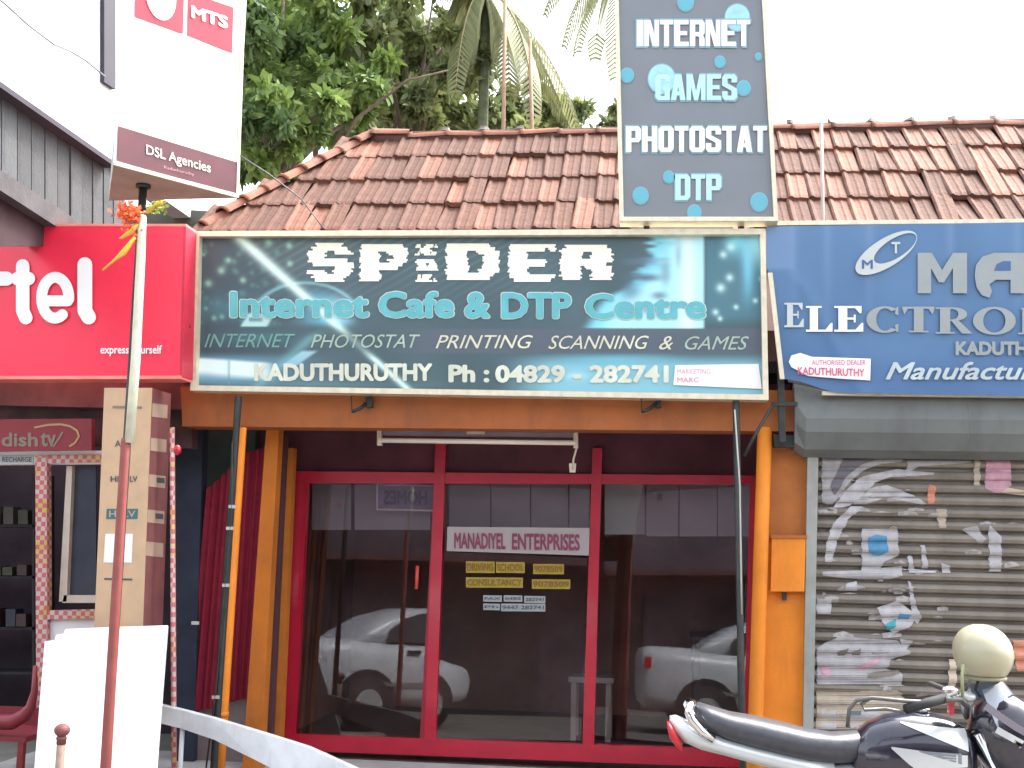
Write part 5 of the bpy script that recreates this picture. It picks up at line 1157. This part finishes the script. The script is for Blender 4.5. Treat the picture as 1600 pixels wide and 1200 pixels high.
def tree(name, label, px_clumps, Y, n, size, mat, trunk_px, seed, branches=(), aspect=.42, tr=.16, jitY=1.2, sub=5):
    rs = np.random.RandomState(seed); pl = YP(Y); b0 = pl(trunk_px[0], 600); t_ = thing(name, label, 'tree', (b0.x, Y, 0))
    bark = M('bark', (.16, .12, .09), .9, .3, 8, .5, 30)
    top = pl(*trunk_px); rings = [Vector((b0.x, Y, 0)), Vector((b0.x+.1, Y, top.z*.5)), top]; tube('trunk', rings, [tr, tr*.8, tr*.45], bark, t_, 10)
    cl = []
    for (x, y, r, w_) in px_clumps:
        c = pl(x, y); k = (pl(x+r, y)-c).length
        for _ in range(sub):
            d = rs.normal(size=3)*k*.45; cc = Vector((c.x+d[0], c.y+rs.uniform(-jitY, jitY), c.z+d[2])); q_ = k*rs.uniform(.35, .6)
            cl.append((tuple(cc), (q_, q_, q_*.75), w_))
            if rs.rand() < .14: tube('branch', [top-Vector((0, 0, .4)), (top+cc)/2+Vector((0, 0, -.1)), cc], [tr*.3, tr*.18, tr*.06], bark, t_, 6)
    for br in branches: tube('branch', [pl(x, y, z) for x, y, z in br], [.03, .022, .015, .01][:len(br)], bark, t_, 6)
    leaves('crown', cl, n, size, mat, t_, rs, aspect); return t_
LM1 = leafmat('broad_leaf', (.065, .125, .05), (.30, .42, .11)); LM2 = leafmat('dull_leaf', (.12, .165, .07), (.32, .36, .14)); LM3 = leafmat('palm_leaf', (.14, .17, .07), (.34, .35, .16))
tree('mango_tree', 'dense broadleaf tree filling the sky between the triangular sign and the roof', [(395, 30, 60, 1), (400, 110, 60, 1), (400, 190, 60, 1), (420, 250, 45, .8), (460, 60, 60, 1), (470, 150, 60, 1), (470, 225, 40, .8), (520, 20, 60, 1), (540, 100, 60, 1), (540, 175, 50, 1), (385, 290, 40, .6), (340, 60, 60, .6), (340, 200, 60, .6), (450, -60, 80, 1), (560, -70, 80, 1), (340, -80, 80, .6)], 6.5, 15000, .15, LM1, (430, 240), 21, [[(470, 330, 0), (560, 190, .1), (640, 130, .1), (700, 110, 0)]], tr=.2)
tree('leafy_tree', 'duller broadleaf tree behind the roof ridge in the middle of the photo', [(600, 40, 55, 1), (610, 110, 55, 1), (620, 175, 45, 1), (660, 70, 50, 1), (680, 140, 50, 1), (660, 195, 35, .7), (720, 110, 42, .8), (740, 165, 38, .6), (780, 130, 36, .7), (790, 185, 32, .8), (760, 60, 36, .5), (640, -40, 60, 1), (720, -60, 50, .7), (700, 30, 32, .35), (560, 60, 50, 1), (570, 150, 50, 1)], 8.5, 12000, .16, LM2, (640, 230), 22, [[(625, 215, 0), (680, 160, .1), (720, 135, .1), (750, 128, 0)], [(600, 230, 0), (660, 140, .3), (700, 80, .3)]], tr=.16)
tree('small_tree', 'low dark green tree showing over the roof beside the tall sign', [(845, 150, 30, 1), (850, 190, 30, 1), (820, 200, 30, 1), (900, 205, 22, 1), (935, 195, 26, 1), (960, 185, 24, 1), (885, 215, 20, 1), (760, 215, 30, 1)], 10, 4200, .15, LM2, (870, 260), 23, tr=.1, jitY=.8)
tree('background_tree', 'darker tree behind the broadleaf tree at upper left', [(400, 80, 90, 1), (500, 80, 90, 1), (600, 90, 80, 1), (420, 220, 80, 1), (520, 190, 70, 1), (620, 190, 50, 1), (690, 150, 50, .5), (380, -60, 90, 1), (520, -80, 90, 1)], 11, 9000, .24, LM1, (500, 260), 25, tr=.2, aspect=.6)
# palms
def palm(label, top_px, Y, fronds, seed, trunk_r=.09):
    rs = random.Random(seed); pl = YP(Y); top = pl(*top_px); t_ = thing('palm_tree', label, 'tree', (top.x, Y, 0))
    tube('trunk', [Vector((top.x, Y, 0)), Vector((top.x, Y, top.z*.5)), top], [trunk_r, trunk_r*.8, trunk_r*.7], M('palm_bark', (.13, .15, .08), .9, .3, 12, .4), t_, 10)
    for (ex, ey, mx_, my_, dY) in fronds:
        E_ = pl(ex, ey, -dY); Mi = pl(mx_, my_, -dY*.5); mb = MB(); n = 34; prev = None; pts = []
        for i in range(n+1):
            u = i/n; p = top*(1-u)**2+Mi*2*u*(1-u)+E_*u*u; pts.append(p)
        for i in range(2, n+1):
            d = (pts[i]-pts[i-1]).normalized(); sd_ = d.cross(Vector((0, 0, 1))); sd_ = sd_.normalized() if sd_.length > .1 else Vector((1, 0, 0))
            Lf = .62*math.sin(math.pi*(.12+.84*i/n))
            for s_ in (-1, 1):
                dr = (sd_*s_*.6+d*.45+Vector((0, 0, -.8))).normalized(); q_ = pts[i]; wv = d*.022
                mid_ = q_+dr*Lf*.5+sd_*s_*.08; tip = q_+dr*Lf+Vector((0, 0, -.1))
                mb.add([q_-wv, q_+wv, mid_+wv*1.2, tip, mid_-wv*1.2], [(0, 1, 2, 3, 4)])
        o = mb.build('frond', LM3, t_); at = o.data.attributes.new('tone', 'FLOAT', 'POINT'); at.data.foreach_set('value', [rs.random()**.8 for _ in range(len(o.data.vertices))])
        MB().tube(pts, [.02*(1-.8*i/n) for i in range(n+1)], 5).build('midrib', M('palm_rib', (.35, .30, .14), .6), o, True)
palm('coconut palm with drooping fronds hanging beside the bright gap of sky', (760, -20), 7.5, [(870, 150, 820, 10, .3), (900, 190, 860, 40, .5), (800, 160, 800, 10, -.3), (740, 130, 745, 0, .2), (690, 60, 720, -50, .4), (840, 200, 830, 30, -.5), (720, 160, 728, 0, -.4), (660, -60, 700, -90, 0)], 3)
palm('pale palm whose fronds hang down left of the tall sign', (985, -90), 12, [(880, 60, 910, -60, .3), (930, 90, 935, -40, 0), (850, 10, 890, -100, .3), (1000, 60, 990, -60, 0), (905, 95, 920, -30, -.4), (960, 110, 958, -20, .3)], 4)
for lab, x0_, x1_, yt in (('taller of two bare pale stems rising behind the roof ridge', 790, 786, -40), ('shorter of two bare pale stems rising behind the roof ridge', 828, 831, 60)):
    pl = YP(7.0); a = pl(x0_, yt); b_ = pl(x1_, 215); tagit(tube('bare_stem', [a, b_, Vector((b_.x, 7.0, 0))], [.02, .028, .035], M('stem_bark', (.36, .24, .16), .9, .2), None, 8), lab, 'stem')
print('objects', len(C.objects))
